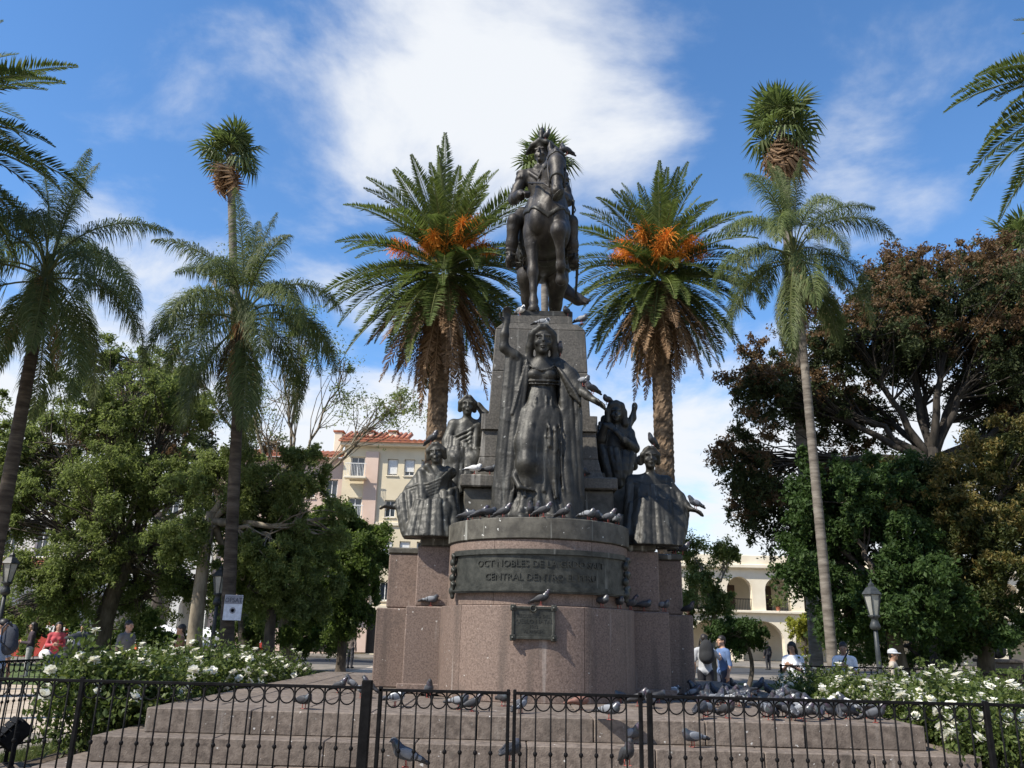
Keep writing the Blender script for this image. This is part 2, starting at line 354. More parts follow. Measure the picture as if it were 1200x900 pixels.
def hand(f, w, d, n, s=1.0, curl=.4, r=.0105, side=1):   # w wrist, d finger direction, n palm normal
    w, d, n = (np.array(v, float) for v in (w, d, n)); d /= np.linalg.norm(d); n -= d*(n@d); n /= np.linalg.norm(n); t = np.cross(d, n)*side
    f.cap(w, w+d*.035*s, .024*s, .026*s, .015*s)
    for i in range(3): f.cap(w+d*.02*s+t*(i-1)*.022*s, w+d*.085*s+t*(i-1)*.024*s, .017*s, .015*s, .012*s)
    for i, L in enumerate((.070, .082, .078, .060)):
        a = w+d*.085*s+t*(i-1.5)*.021*s; b = a+(d*cos(curl*.5)+n*sin(curl*.5))*L*.5*s; c = b+(d*cos(curl*1.5)+n*sin(curl*1.5))*L*.5*s
        f.cap(a, b, r*s, r*.95*s, .006*s); f.cap(b, c, r*.95*s, r*.8*s, .006*s)
    a = w+d*.03*s-t*.028*s; b = a+(d*.6-t*.75+n*.25)*.045*s; c = b+(d*.9-t*.2+n*.3)*.034*s
    f.cap(a, b, .014*s, .012*s, .01*s); f.cap(b, c, .012*s, .009*s, .006*s)
def folds(f, top, bot, n, r0, r1, k=.022, wob=.0, seed=0, mid=None, alt=.35):
    # a hanging cloth as neighbouring tapered ridges: top and bot are polylines
    g = np.random.default_rng(seed); top = np.asarray(top, float); bot = np.asarray(bot, float)
    def along(p, t):
        x = t*(len(p)-1); i = np.minimum(x.astype(int), len(p)-2); return p[i]+(p[i+1]-p[i])*(x-i)[:, None]
    n = int(n*1.55); r0 *= .78; r1 *= .78; k *= .45
    t = np.clip((np.arange(n)+.5)/n+g.normal(0, .34/n, n), 0, 1)
    a, b = along(top, t), along(bot, t)
    for i in range(n):
        s = max(.55, 1+(alt if i % 2 else -alt*.5)+g.normal(0, .24)); m = (a[i]+b[i])/2+g.normal(0, wob, 3)
        if mid is not None: m = m+np.array(mid)
        ps = bez(a[i], m, b[i], 6)
        for q in range(5): f.cap(ps[q], ps[q+1], (r0+(r1-r0)*q/5)*s, (r0+(r1-r0)*(q+1)/5)*s, k)
def put(name, f, mat, parent, scale, loc, smooth=True):
    V, Fq = f.mesh(); return part(name, (V*scale+np.array(loc), Fq), mat, parent, smooth=smooth)
# ------------------------------------------------------------------ equestrian statue
AX = 0.47                                # monument axis
def equestrian():
    s = 1.65; base = np.array((AX+.10, 14.6, 7.06))
    t = thing('equestrian_statue', 'bronze rider in a bicorne hat on a horse lifting one foreleg, atop the tall pillar', 'statue', base)
    f = SDF((-.55, -1.5, -.01), (.85, 1.45, 2.15), .0120)
    f.ell((0, -.46, 1.13), (.255, .34, .35), .1).ell((0, .05, 1.14), (.305, .55, .335), .12).ell((0, .55, 1.22), (.29, .38, .34), .12)
    f.ell((-.115, -.68, 1.07), (.115, .13, .18), .022).ell((.115, -.68, 1.07), (.115, .13, .18), .022)       # breast muscles
    f.ell((-.20, -.46, 1.14), (.085, .17, .32), .03).ell((.20, -.46, 1.14), (.085, .17, .32), .03); f.ell((-.20, -.50, .96), (.085, .13, .12), .025).ell((.20, -.50, .96), (.085, .13, .12), .025)
    for e in (-1, 1):
        for i in range(4): f.chain([(.30*e, -.16+.12*i, 1.25, .014), (.315*e, -.12+.12*i, 1.08, .016), (.27*e, -.10+.12*i, .92, .010)], .03)
    f.chain([(0, -.48, 1.24, .225), (.03, -.60, 1.46, .17), (.07, -.72, 1.64, .135), (.09, -.80, 1.74, .11)], .06); f.chain([(.0, -.70, 1.20, .07), (.05, -.76, 1.40, .05), (.09, -.84, 1.54, .04)], .03)
    f.chain([(.09, -.84, 1.74, .105), (.09, -.97, 1.58, .100), (.09, -1.06, 1.36, .068), (.09, -1.10, 1.22, .064)], .035)   # head carried low, face to the front
    f.ell((.09, -.88, 1.52), (.068, .10, .13), .03); f.cap((.09, -.99, 1.68), (.09, -1.12, 1.30), .035, .026, .02)
    f.ell((.09, -1.11, 1.18), (.066, .06, .055), .03); f.ell((.09, -1.08, 1.13), (.048, .05, .03), .02)
    for e in (-1, 1):
        f.chain([(.09+.06*e, -.82, 1.82, .035), (.09+.075*e, -.81, 1.89, .030), (.09+.078*e, -.82, 1.96, .010)], .02)     # ears
        f.cut((.09+.04*e, -1.165, 1.20), (.016, .02, .022), .01); f.ell((.09+.088*e, -.97, 1.60), (.02, .032, .024), .012); f.cut((.09+.10*e, -1.02, 1.50), (.022, .05, .035), .02)
        f.cap((.09+.07*e, -.96, 1.53), (.09+.05*e, -1.06, 1.30), .022, .014, .02)
    f.chain([(.09, -.76, 1.84, .045), (.06, -.62, 1.68, .055), (.03, -.46, 1.55, .05), (0, -.33, 1.48, .03)], .03)         # mane crest
    f.chain([(.09, -.86, 1.84, .03), (.08, -.95, 1.76, .028), (.075, -.99, 1.66, .012)], .015)                                # forelock
    for i in range(7): f.chain([(.08-.01*i, -.74+.06*i, 1.79-.045*i, .03), (-.06-.01*i, -.76+.06*i, 1.68-.045*i, .028), (-.12-.01*i, -.74+.06*i, 1.55-.04*i, .012)], .016)
    f.chain([(-.17, -.50, 1.02, .125), (-.18, -.52, .84, .088), (-.165, -.55, .54, .055), (-.165, -.55, .49, .060), (-.155, -.55, .30, .038), (-.15, -.54, .15, .052), (-.15, -.58, .09, .045)], .04)
    f.cap((-.15, -.60, .075), (-.15, -.62, .03), .052, .074, .015)
    f.chain([(.16, -.52, 1.04, .14), (.16, -.70, .93, .11), (.12, -.93, .83, .080), (.12, -.95, .79, .084), (.15, -.86, .58, .045), (.16, -.80, .46, .055), (.165, -.74, .42, .046)], .04)
    f.cap((.165, -.73, .41), (.17, -.70, .35), .050, .070, .015)
    for e, dy in ((-1, 0), (1, .18)):
        f.chain([(.16*e, .58, 1.15, .23), (.20*e, .44+dy*.4, .88, .150), (.195*e, .58+dy, .66, .088), (.19*e, .72+dy, .54, .075), (.19*e, .72+dy, .48, .066), (.19*e, .66+dy, .28, .047), (.19*e, .64+dy, .15, .055), (.19*e, .60+dy, .09, .046)], .05)
        f.cap((.19*e, .58+dy, .075), (.19*e, .56+dy, .03), .052, .076, .015)
    tp = [(0, .86, 1.42, .06), (.06, 1.02, 1.38, .075), (.20, 1.14, 1.22, .085), (.38, 1.18, 1.02, .085), (.56, 1.17, .90, .07), (.68, 1.14, .86, .03)]
    f.chain(tp, .03)
    for j in range(6):
        a = j*pi/3; f.chain([(p[0]+.04*cos(a), p[1]+.04*sin(a), p[2]+.03*sin(a+1), p[3]*.55) for p in tp], .015)
    f.warp(lambda X, Y, Z: .004*np.sin(9*X+3)*np.sin(11*Z)*np.sin(7*Y))
    horse = put('horse', f, m_bronze_h, t, s, base)
    # tack that hugs the animal: the same form swollen a little and cut to bands
    def band(name, off, fn, par, mat=None):
        g = SDF(f.lo, f.lo+(f.n-1)*f.h, f.h); g.n = f.n; sl, X, Y, Z = g.reg(g.lo, g.lo+g.n*g.h)
        g.d = np.maximum(f.d-off, fn(X, Y, Z)+0*f.d).astype(np.float32); V, Fq = g.mesh()
        if len(Fq): part(name, (V*s+base, Fq), mat or m_bronze, par, smooth=True)
    band('breast_strap', .020, lambda X, Y, Z: np.maximum(np.maximum(np.abs(Z-1.06-.62*np.abs(X))-.028, Y+.30), -(Z-1.0)), horse)
    band('noseband', .014, lambda X, Y, Z: np.maximum(np.abs((Y+1.06)*.45+(Z-1.34)*.9)-.018, np.maximum(Y+.93, np.abs(X-.09)-.14)), horse)
    band('cheek_band', .014, lambda X, Y, Z: np.maximum(np.abs((Y+.90)*.45+(Z-1.68)*.9)-.018, np.maximum(Y+.80, np.abs(X-.09)-.16)), horse)
    band('saddle_cloth', .028, lambda X, Y, Z: np.maximum(np.maximum(np.abs(Y-.14)-.34, .98-Z), np.abs(X)-.42), t)
    band('girth', .022, lambda X, Y, Z: np.maximum(np.abs(Y+.10)-.05, Z-1.1), t)
    # tack: breast strap, bridle, reins, girth
    b = MB()
    th = np.linspace(-1, 1, 13)
    for e in (-1, 1):
        b.add(tube([(.09+.085*e, -1.06, 1.25), (.09+.15*e, -.88, 1.40), (.24*e, -.58, 1.58), (.12*e-.06, -.34, 1.70)], .011, 5))
        b.add(tube([(.09+.085*e, -1.06, 1.25), (.09+.105*e, -1.0, 1.48), (.09+.11*e, -.86, 1.74)], .012, 5))
    V, Fq = b.get(); part('reins', (V*s+base, Fq), m_bronze_h, horse, smooth=True)
    # rider: a body in one piece
    f = SDF((-.56, -.66, .62), (.56, .5, 2.72), .0105)
    f.ell((0, .06, 1.56), (.20, .17, .15), .05).ell((0, .03, 1.80), (.165, .125, .22), .07).ell((0, .01, 1.98), (.205, .14, .17), .07)
    f.cap((-.17, .02, 2.10), (.17, .02, 2.10), .085, .085, .06).cap((0, .0, 2.12), (0, -.02, 2.24), .068, .064, .03)
    f.cap((-.07, -.03, 2.17), (.07, -.03, 2.17), .055, .055, .02)      # stiff collar
    for e in (-1, 1):
        f.ell((.265*e, .02, 2.115), (.095, .085, .040), .015)            # epaulettes
        for j in range(9):
            a = -pi/2+j*pi/8; f.cap((.265*e+.075*e*cos(a), .02+.07*sin(a), 2.10), (.275*e+.085*e*cos(a), .02+.078*sin(a), 2.03), .012, .010, .006)
    def limb(pts, k=.03): f.chain(pts, k)
    limb([(-.24, .02, 2.07, .082), (-.33, .04, 1.92, .074), (-.385, .02, 1.77, .070), (-.36, -.12, 1.70, .066), (-.29, -.27, 1.66, .055)])
    limb([(.24, .02, 2.07, .082), (.32, .06, 1.92, .074), (.355, .05, 1.79, .072), (.28, -.12, 1.73, .066), (.13, -.27, 1.72, .055)])
    f.cap((-.315, -.215, 1.68), (-.29, -.27, 1.66), .068, .068, .01); f.cap((.19, -.21, 1.725), (.13, -.27, 1.72), .068, .068, .01)   # cuffs
    hand(f, (-.28, -.28, 1.66), (.5, -.75, -.1), (.3, .2, -1), 1.15, 1.3, .014, 1); hand(f, (.12, -.28, 1.72), (-.6, -.7, -.1), (-.3, .2, -1), 1.15, 1.3, .014, -1)
    for e in (-1, 1):
        limb([(.13*e, .04, 1.54, .125), (.26*e, -.16, 1.44, .108), (.365*e, -.30, 1.27, .080), (.38*e, -.29, 1.20, .074), (.39*e, -.24, 1.05, .076), (.405*e, -.20, .86, .052)])
        for j in range(5): f.chain([(.20*e+.03*j*e, -.22-.015*j, 1.50-.045*j, .012), (.30*e+.02*j*e, -.17-.02*j, 1.46-.045*j, .014)], .01)
        for j in range(3): f.cap((.33*e, -.27, 1.0-.05*j), (.46*e, -.27, 1.02-.05*j), .012, .012, .02)
        f.cap((.405*e, -.20, .86), (.42*e, -.36, .80), .058, .046, .03); f.cap((.41*e, -.16, .82), (.41*e, -.22, .80), .05, .045, .02)
        f.cap((.372*e, -.315, 1.30), (.378*e, -.25, 1.27), .088, .088, .012)     # boot tops
        folds(f, [(.10*e, .10, 1.62), (.22*e, .16, 1.58)], [(.27*e, .20, 1.16), (.33*e, .36, 1.16)], 4, .05, .04, .02, seed=3)   # coat tails
    for z in (1.74, 1.82, 1.90, 1.98, 2.06):
        for e in (-.05, .05): f.ell((e, -.125-.012*(z > 1.85), z), (.016, .014, .016), .006)
    f.cap((-.17, -.03, 1.665), (.17, -.03, 1.665), .03, .03, .015); f.ell((0, -.02, 1.665), (.185, .155, .032), .01)    # sash
    f.chain([(-.20, -.03, 2.12, .026), (-.05, -.15, 1.95, .024), (.14, -.13, 1.72, .024), (.19, -.02, 1.64, .022)], .01)
    P, q = head(f, (-.02, -.04, 2.355), 1.12, yaw=-.35, pitch=.05)
    f.ell(P(0, .03, -.01), (.088, .085, .105), .02, q)
    RO = np.array((-.045, 0, -.065)); rider = put('rider', f, m_bronze_h, t, s, base+RO*s)
    # bicorne hat with plume
    f = SDF((-.35, -.4, 2.3), (.35, .35, 2.85), .0125); c = np.array((-.02, -.03, 2.455)); q = eul(-.35, .0, .0)
    Q = lambda *v: c+q@np.array(v)
    f.ell(Q(0, 0, .0), (.088, .105, .075), .02, q)
    f.chain([(*Q(.21, .00, -.045), .022), (*Q(.11, .03, .03), .05), (*Q(0, .05, .085), .06), (*Q(-.11, .03, .03), .05), (*Q(-.21, .0, -.045), .022)], .03)
    f.chain([(*Q(.20, -.03, -.045), .018), (*Q(.10, -.08, .01), .032), (*Q(0, -.09, .045), .035), (*Q(-.10, -.08, .01), .032), (*Q(-.20, -.03, -.045), .018)], .02)
    f.chain([(*Q(0, -.02, .12), .03), (*Q(.0, .0, .20), .045), (*Q(.0, .02, .27), .03)], .02)
    put('hat', f, m_bronze, rider, s, base+RO*s)
    # saddle cloth, stirrups, sabre
    f = SDF((-.48, -.35, .9), (.48, .62, 1.62), .016)
    f.ell((0, .10, 1.44), (.16, .30, .07), .03)
    f.ell((0, -.22, 1.50), (.12, .05, .07), .03).ell((0, .36, 1.53), (.18, .06, .07), .03); f.cap((-.22, -.20, 1.45), (-.24, -.24, 1.30), .07, .06, .02).cap((.22, -.20, 1.45), (.24, -.24, 1.30), .07, .06, .02)
    put('saddle', f, m_bronze, t, s, base)
    for e in (-1, 1):
        b = MB(); b.add(tube([(.41*e, -.30+.085*cos(a), .82+.085*sin(a)) for a in np.linspace(-.5, pi+.5, 13)], .014, 6)); b.add(cbox(.37*e-.02, .37*e+.10, -.36, -.24, .755, .772, .004)); b.add(tube([(.41*e, -.28, .91), (.37*e, -.16, 1.30)], .014, 5))
        V, Fq = b.get(); part('stirrup', (V*s+base+RO*s, Fq), m_bronze, t, smooth=True)
    b = MB(); b.add(tube([(.37, .0, 1.50), (.43, .10, 1.2), (.45, .24, .86), (.44, .34, .58)], [.022, .024, .022, .014], 6)); b.add(tube([(.37, .0, 1.50), (.37, -.04, 1.58), (.37, -.07, 1.66)], [.018, .018, .022], 6)); b.add(tube([(.37+.02*e, -.03+.05*sin(a), 1.58+.06*cos(a)) for e, a in ((0, 0), (1, .8), (2, 1.6), (1, 2.4), (0, 3.1))], .009, 5))
    V, Fq = b.get(); part('sabre', (V*s+base, Fq), m_bronze, t, smooth=True)
    b = MB(); b.add(cbox(AX-.42, AX+.62, 13.50, 16.4, 6.95, 7.065, .02)); part('base_plate', b.get(), m_bronze, t)
    t.scale = (.89, 1, 1)
    return t
equestrian()
# ------------------------------------------------------------------ woman with raised arm, standing in front of the pillar
def draped_woman():
    s = 1.88; base = np.array((AX+.0, 12.62, 3.205))
    t = thing('draped_woman_statue', 'tall bronze woman in a long robe raising one arm, standing before the pillar', 'statue', base)
    f = SDF((-.46, -.42, -.02), (.60, .34, 1.86), .0075)
    P, q = head(f, (0, -.05, 1.555), 1.06, yaw=.05, pitch=.03, ears=False)
    f.ell(P(0, .035, .045), (.092, .098, .092), .02, q); f.cap(P(-.07, -.04, .075), P(.07, -.04, .075), .022, .022, .01)                 # hair
    for e in (-1, 1):
        f.chain([(*P(.02*e, -.055, .105), .03), (*P(.080*e, -.02, .05), .036), (*P(.098*e, .01, -.04), .036), (*P(.105*e, .03, -.12), .034), (*P(.085*e, .05, -.19), .025)], .015)
    f.cap((0, -.02, 1.36), (0, -.045, 1.50), .054, .048, .03)
    f.ell((0, .0, 1.27), (.150, .100, .13), .06).ell((0, -.005, 1.10), (.122, .098, .16), .06).ell((0, -.03, .99), (.130, .092, .13), .06).ell((0, .005, .87), (.172, .128, .17), .07)
    f.cap((-.15, .01, 1.35), (.15, .01, 1.345), .055, .055, .05)
    for e in (-1, 1): f.ell((.062*e, -.076, 1.250), (.056, .046, .046), .035)
    f.chain([(-.14, -.055, 1.20, .010), (-.06, -.115, 1.185, .012), (.06, -.115, 1.185, .012), (.14, -.055, 1.20, .010)], .006); f.chain([(-.135, -.055, 1.175, .008), (-.05, -.112, 1.160, .009), (.05, -.112, 1.160, .009), (.135, -.055, 1.175, .008)], .005)
    # legs read through the smooth gown: viewer's left knee bent forward
    f.chain([(-.080, -.02, .88, .122), (-.105, -.10, .64, .105), (-.115, -.165, .47, .078), (-.105, -.11, .30, .072), (-.09, -.07, .12, .075)], .05)
    f.chain([(.085, -.01, .86, .122), (.080, -.045, .62, .100), (.075, -.06, .45, .076), (.07, -.05, .25, .070), (.065, -.06, .08, .08)], .05)
    f.cap((-.115, -.19, .03), (-.13, -.27, .02), .035, .028, .02); f.cap((.06, -.15, .03), (.07, -.23, .02), .035, .028, .02)
    f.chain([(0, .02, .86, .15), (0, -.02, .45, .150), (0, -.03, .05, .17)], .06); f.chain([(-.08, .02, .80, .13), (-.12, .0, .05, .14)], .05); f.chain([(.08, .02, .80, .13), (.12, .0, .05, .14)], .05)
    f.chain([(-.135, -.05, 1.37, .009), (-.075, -.108, 1.30, .009), (0, -.118, 1.275, .009), (.075, -.108, 1.30, .009), (.135, -.05, 1.37, .009)], .005)
    for x0, z0, x1, z1 in ((-.10, .93, -.20, .30), (-.05, .90, -.13, .20), (.05, .92, .03, .25), (.10, .95, .12, .2), (.14, .90, .19, .15), (-.14, .85, -.24, .12), (.03, 1.08, .07, .62), (-.04, 1.06, -.09, .66), (.08, 1.05, .13, .6)):
        yy = lambda x, z: -.165-.03*(x < 0)*(z < .7)-.02*(z < .3)+.9*max(0, abs(x)-.08)**1.4 if z < .8 else -.128+.9*max(0, abs(x)-.05)**1.4
        f.chain([(x0+(x1-x0)*q+.006*sin(9*q+x0*40), yy(x0+(x1-x0)*q, z0+(z1-z0)*q), z0+(z1-z0)*q, .004+.010*q) for q in np.linspace(0, 1, 7)], .014)
    folds(f, [(-.17, -.02, .46), (-.10, -.12, .40), (-.02, -.12, .52), (.06, -.11, .42), (.15, -.02, .46)], [(-.28, -.06, .0), (-.17, -.23, .0), (.0, -.19, .0), (.12, -.22, .0), (.22, -.06, .0)], 14, .012, .032, .02, .008, 5)
    f.chain([(.0, -.125, .86, .006), (-.004, -.13, .66, .017), (-.012, -.155, .4, .024), (-.03, -.20, .02, .034)], .012)      # long fold between the legs
    f.chain([(.02, -.12, .74, .004), (.018, -.125, .55, .012), (.022, -.145, .3, .018), (.035, -.19, .02, .026)], .010)
    for x0, z0, x1 in ((.10, .70, .11), (.14, .66, .17), (-.15, .62, -.22)): f.chain([(x0, -.10, z0, .004), (x0*1.03, -.11, z0*.6, .010), (x1, -.16, .05, .022)], .012)
    f.chain([(-.17, -.13, .50, .010), (-.215, -.165, .36, .022), (-.17, -.215, .27, .020), (-.06, -.21, .25, .010)], .012)   # hem caught under the knee
    f.chain([(-.23, -.14, .06, .03), (-.15, -.255, .02, .036), (.0, -.225, .015, .03), (.12, -.245, .015, .034), (.22, -.12, .03, .03)], .02)
    # raised arm
    f.chain([(-.15, .0, 1.36, .058), (-.235, -.04, 1.42, .048), (-.325, -.07, 1.485, .042)], .03)
    f.chain([(-.325, -.07, 1.485, .040), (-.325, -.09, 1.60, .037), (-.312, -.10, 1.69, .026)], .02)
    hand(f, (-.312, -.10, 1.69), (.02, -.06, 1), (.25, -1, 0), .92, .5, .0118, 1)
    # other arm: cloaked to the elbow, bare forearm reaching down and out
    f.chain([(.155, .0, 1.345, .070), (.235, -.03, 1.25, .076), (.295, -.06, 1.15, .070)], .03)
    f.chain([(.30, -.07, 1.14, .044), (.375, -.14, 1.06, .036), (.425, -.18, 1.01, .027)], .02)
    hand(f, (.425, -.18, 1.01), (.7, -.3, -.5), (-.2, -.3, -1), .92, .4, .0118, 1)
    for j in range(6): f.chain([(.10+.012*j, -.055, 1.37-.014*j, .010), (.175+.014*j, -.10, 1.25-.035*j, .015), (.255+.012*j, -.125, 1.12-.022*j, .013), (.325, -.09, 1.13-.03*j, .009)], .007)
    # cloak: falls from the raised arm and from the far elbow to the ground
    folds(f, [(-.30, -.045, 1.44), (-.225, -.055, 1.40), (-.14, -.05, 1.36)], [(-.385, -.05, 0), (-.31, -.12, 0), (-.24, -.14, 0)], 5, .026, .036, .020, .006, 7)
    folds(f, [(-.13, -.075, 1.38), (-.115, -.085, 1.30)], [(-.24, -.10, .9), (-.20, -.06, .5)], 3, .014, .018, .014, .004, 15)
    folds(f, [(-.29, .02, 1.40), (-.14, .07, 1.36)], [(-.37, .08, 0), (-.22, .10, 0)], 5, .034, .046, .03, .006, 8)
    folds(f, [(.155, -.02, 1.30), (.22, -.06, 1.22), (.325, -.06, 1.12)], [(.20, -.12, 0), (.27, -.12, 0), (.345, -.04, 0)], 6, .026, .036, .020, .006, 9)
    folds(f, [(.14, .06, 1.34), (.30, .0, 1.14)], [(.20, .10, 0), (.335, .08, 0)], 5, .034, .046, .03, .006, 10)
    folds(f, [(-.14, .08, 1.36), (.14, .08, 1.36)], [(-.22, .15, 0), (.22, .15, 0)], 6, .036, .05, .03, .006, 12)
    f.warp(lambda X, Y, Z: np.where(Z < .95, -.006*np.abs(np.sin(30*X+4*np.sin(3*Z)+2.2*Z))+.003, np.where(Z < 1.15, .0012*np.sin(80*X+6*Z), 0)))
    f.cutbelow(0.0)
    put('figure', f, m_bronze, t, s, base); return t
draped_woman()
# ------------------------------------------------------------------ the four seated figures
def seated(name, label, base, s, build, mat, lo, hi, h=.0092, cut=None):
    t = thing(name, label, 'statue', base); f = SDF(lo, hi, h); build(f); f.warp(lambda X, Y, Z: np.where(Z < .62, -.004*np.abs(np.sin(27*X+5*np.sin(4*Z)+3*Z))+.002, 0)); f.cutbelow(cut) if cut is not None else None; put('figure', f, mat, t, s, np.array(base)); return t
def left_front(f):                       # leaning woman, cloak spread over an outstretched arm
    P, q = head(f, (.0, -.10, 1.02), 1.05, yaw=-.08, pitch=.06, roll=-.08, ears=False)
    f.ell(P(0, .03, .045), (.090, .098, .088), .02, q)
    for e in (-1, 1): f.chain([(*P(.02*e, -.05, .10), .028), (*P(.085*e, -.02, .03), .034), (*P(.092*e, .02, -.05), .03)], .015)
    f.cap((.01, -.06, .83), (.0, -.09, .97), .052, .047, .03)
    f.ell((.02, -.03, .66), (.17, .13, .20), .07); f.cap((-.15, -.03, .79), (.18, -.03, .80), .07, .07, .05)
    f.chain([(-.15, -.03, .79, .075), (-.28, -.08, .58, .068), (-.40, -.14, .38, .055)], .03)
    f.chain([(-.40, -.14, .38, .042), (-.44, -.17, .36, .034), (-.47, -.18, .35, .024)], .02)
    hand(f, (-.47, -.18, .35), (-1, -.15, .1), (0, -.3, -1), .9, .5, .013, 1)
    # lap and knees under the cloth
    f.chain([(-.05, -.02, .36, .17), (-.10, -.20, .30, .11), (-.12, -.24, .0, .11)], .08); f.chain([(.10, -.02, .36, .17), (.14, -.22, .32, .11), (.16, -.26, .0, .11)], .08)
    folds(f, [(-.22, -.22, .40), (-.08, -.30, .40), (.08, -.31, .42), (.24, -.22, .46)], [(-.30, -.30, -.02), (-.10, -.40, -.0), (.10, -.40, 0), (.34, -.28, 0)], 11, .034, .050, .022, .006, 25)
    folds(f, [(-.13, -.09, .84), (-.27, -.11, .62), (-.42, -.17, .42)], [(.06, -.33, .0), (-.14, -.32, -.01), (-.28, -.24, -.02)], 8, .034, .042, .025, .01, 21, mid=(-.03, -.05, 0))
    folds(f, [(-.20, .0, .75), (-.44, -.08, .38)], [(-.02, -.05, .0), (-.30, -.08, -.02)], 6, .05, .055, .04, .0, 22)
    folds(f, [(-.02, -.20, .42), (.18, -.18, .56), (.27, -.06, .60)], [(.02, -.36, 0), (.18, -.36, 0), (.34, -.18, 0)], 9, .034, .044, .022, .008, 23)
    folds(f, [(.02, .05, .8), (.25, .04, .6)], [(-.1, .1, 0), (.32, .06, 0)], 6, .06, .07, .05, 0, 24)
    f.ell((-.04, -.08, .55), (.22, .13, .22), .05)
    for j in range(9): f.chain([(.19-.01*j, -.10-.006*j, .84-.045*j, .018), (.08-.012*j, -.20, .70-.042*j, .019), (-.06-.012*j, -.215, .63-.042*j, .019), (-.20-.010*j, -.18, .62-.040*j, .018), (-.32, -.15, .58-.034*j, .014)], .008)
    for j in range(2): f.chain([(-.13, -.06, .83+.02*j, .03), (-.10, -.10, .86, .03), (.02, -.13, .70, .02), (.14, -.09, .84, .03)], .02)
def left_back(f):                        # seated upright, toga across the chest, elbow raised behind the head
    P, q = head(f, (.0, -.06, .80), 1.05, yaw=.10, pitch=.08, ears=False)
    f.ell(P(0, .03, .04), (.090, .098, .088), .02, q)
    for e in (-1, 1): f.chain([(*P(.02*e, -.05, .10), .028), (*P(.082*e, -.02, .03), .034), (*P(.086*e, .03, -.05), .03)], .015)
    f.cap((.0, -.03, .60), (.0, -.055, .75), .055, .048, .03)
    f.ell((0, .0, .42), (.165, .12, .22), .07); f.cap((-.16, .0, .57), (.17, .0, .57), .07, .07, .05)
    f.chain([(-.17, .0, .56, .07), (-.23, -.04, .34, .065), (-.22, -.12, .14, .055)], .03)
    f.chain([(.17, .02, .57, .065), (.22, .05, .72, .055), (.13, .06, .84, .045)], .03)
    f.chain([(-.08, -.02, .12, .17), (-.10, -.22, .08, .11), (-.10, -.24, -.25, .10)], .08); f.chain([(.10, -.02, .12, .17), (.12, -.22, .08, .11), (.12, -.24, -.25, .10)], .08)
    folds(f, [(-.24, -.16, .20), (-.08, -.26, .20), (.08, -.27, .20), (.25, -.16, .22)], [(-.27, -.28, -.34), (-.1, -.36, -.34), (.1, -.36, -.34), (.29, -.26, -.34)], 11, .036, .046, .022, .005, 35)
    for j in range(7): f.chain([(.17-.01*j, -.08, .58-.03*j, .022), (.06, -.145, .48-.055*j, .022), (-.10, -.14, .40-.06*j, .022), (-.19, -.08, .36-.05*j, .018)], .013)
    folds(f, [(.10, -.12, .52), (.22, -.02, .58)], [(.10, -.30, -.25), (.27, -.20, -.25)], 6, .03, .04, .022, .006, 31)
    folds(f, [(-.22, -.08, .40), (-.05, -.15, .30), (.1, -.18, .25)], [(-.24, -.25, -.30), (-.06, -.36, -.30), (.14, -.36, -.30)], 9, .034, .042, .022, .006, 32)
    folds(f, [(-.18, .06, .5), (.18, .06, .5)], [(-.22, .08, -.3), (.24, .08, -.3)], 6, .06, .07, .05, 0, 33)
def right_back(f):                       # hooded figure, arms crossed over the breast
    P, q = head(f, (.0, -.10, .86), 1.02, yaw=-.10, pitch=.02, roll=.05, ears=False)
    f.chain([(*P(-.10, .02, -.10), .05), (*P(-.098, .0, .02), .042), (*P(-.06, -.02, .10), .045), (*P(0, -.02, .125), .045), (*P(.06, -.02, .10), .045), (*P(.098, .0, .02), .042), (*P(.12, .02, -.12), .05)], .03)
    f.ell(P(0, .07, .02), (.12, .10, .14), .04, q); f.cap((0, -.05, .66), (0, -.08, .80), .055, .05, .03)
    f.ell((0, .0, .44), (.19, .15, .26), .08); f.cap((-.17, .0, .62), (.17, .0, .62), .085, .085, .06)
    f.chain([(.18, -.02, .60, .075), (.23, -.10, .40, .066), (.10, -.22, .46, .050), (-.02, -.24, .58, .035)], .03)
    hand(f, (-.02, -.235, .58), (-.6, .0, .7), (0, 1, 0), .95, .3, .0135, 1)
    f.chain([(-.18, -.02, .60, .07), (-.20, -.14, .50, .06), (-.16, -.22, .66, .045)], .03)
    f.chain([(.16, .08, .70, .05), (.25, .10, .86, .045), (.27, .08, .98, .03)], .03); f.ell((.275, .07, 1.01), (.04, .03, .06), .02)
    folds(f, [(-.20, -.05, .74), (-.24, -.06, .55), (-.2, -.12, .4), (0, -.20, .34), (.18, -.14, .34), (.25, -.05, .45)], [(-.12, -.1, -.04), (-.10, -.2, -.08), (-.04, -.2, -.1), (.02, -.22, -.1), (.08, -.2, -.08), (.14, -.1, -.03)], 15, .04, .04, .022, .004, 41, mid=(0, -.08, 0))
    folds(f, [(-.13, .0, .86), (-.16, .02, .72), (-.22, .03, .6)], [(-.2, -.05, .2), (-.22, -.02, .15), (-.22, .05, .1)], 5, .04, .05, .03, 0, 42)
    folds(f, [(.13, .0, .84), (.18, .03, .70)], [(.23, -.02, .25), (.24, .06, .2)], 4, .04, .05, .03, 0, 43)
    f.ell((0, -.02, .15), (.20, .17, .28), .08)
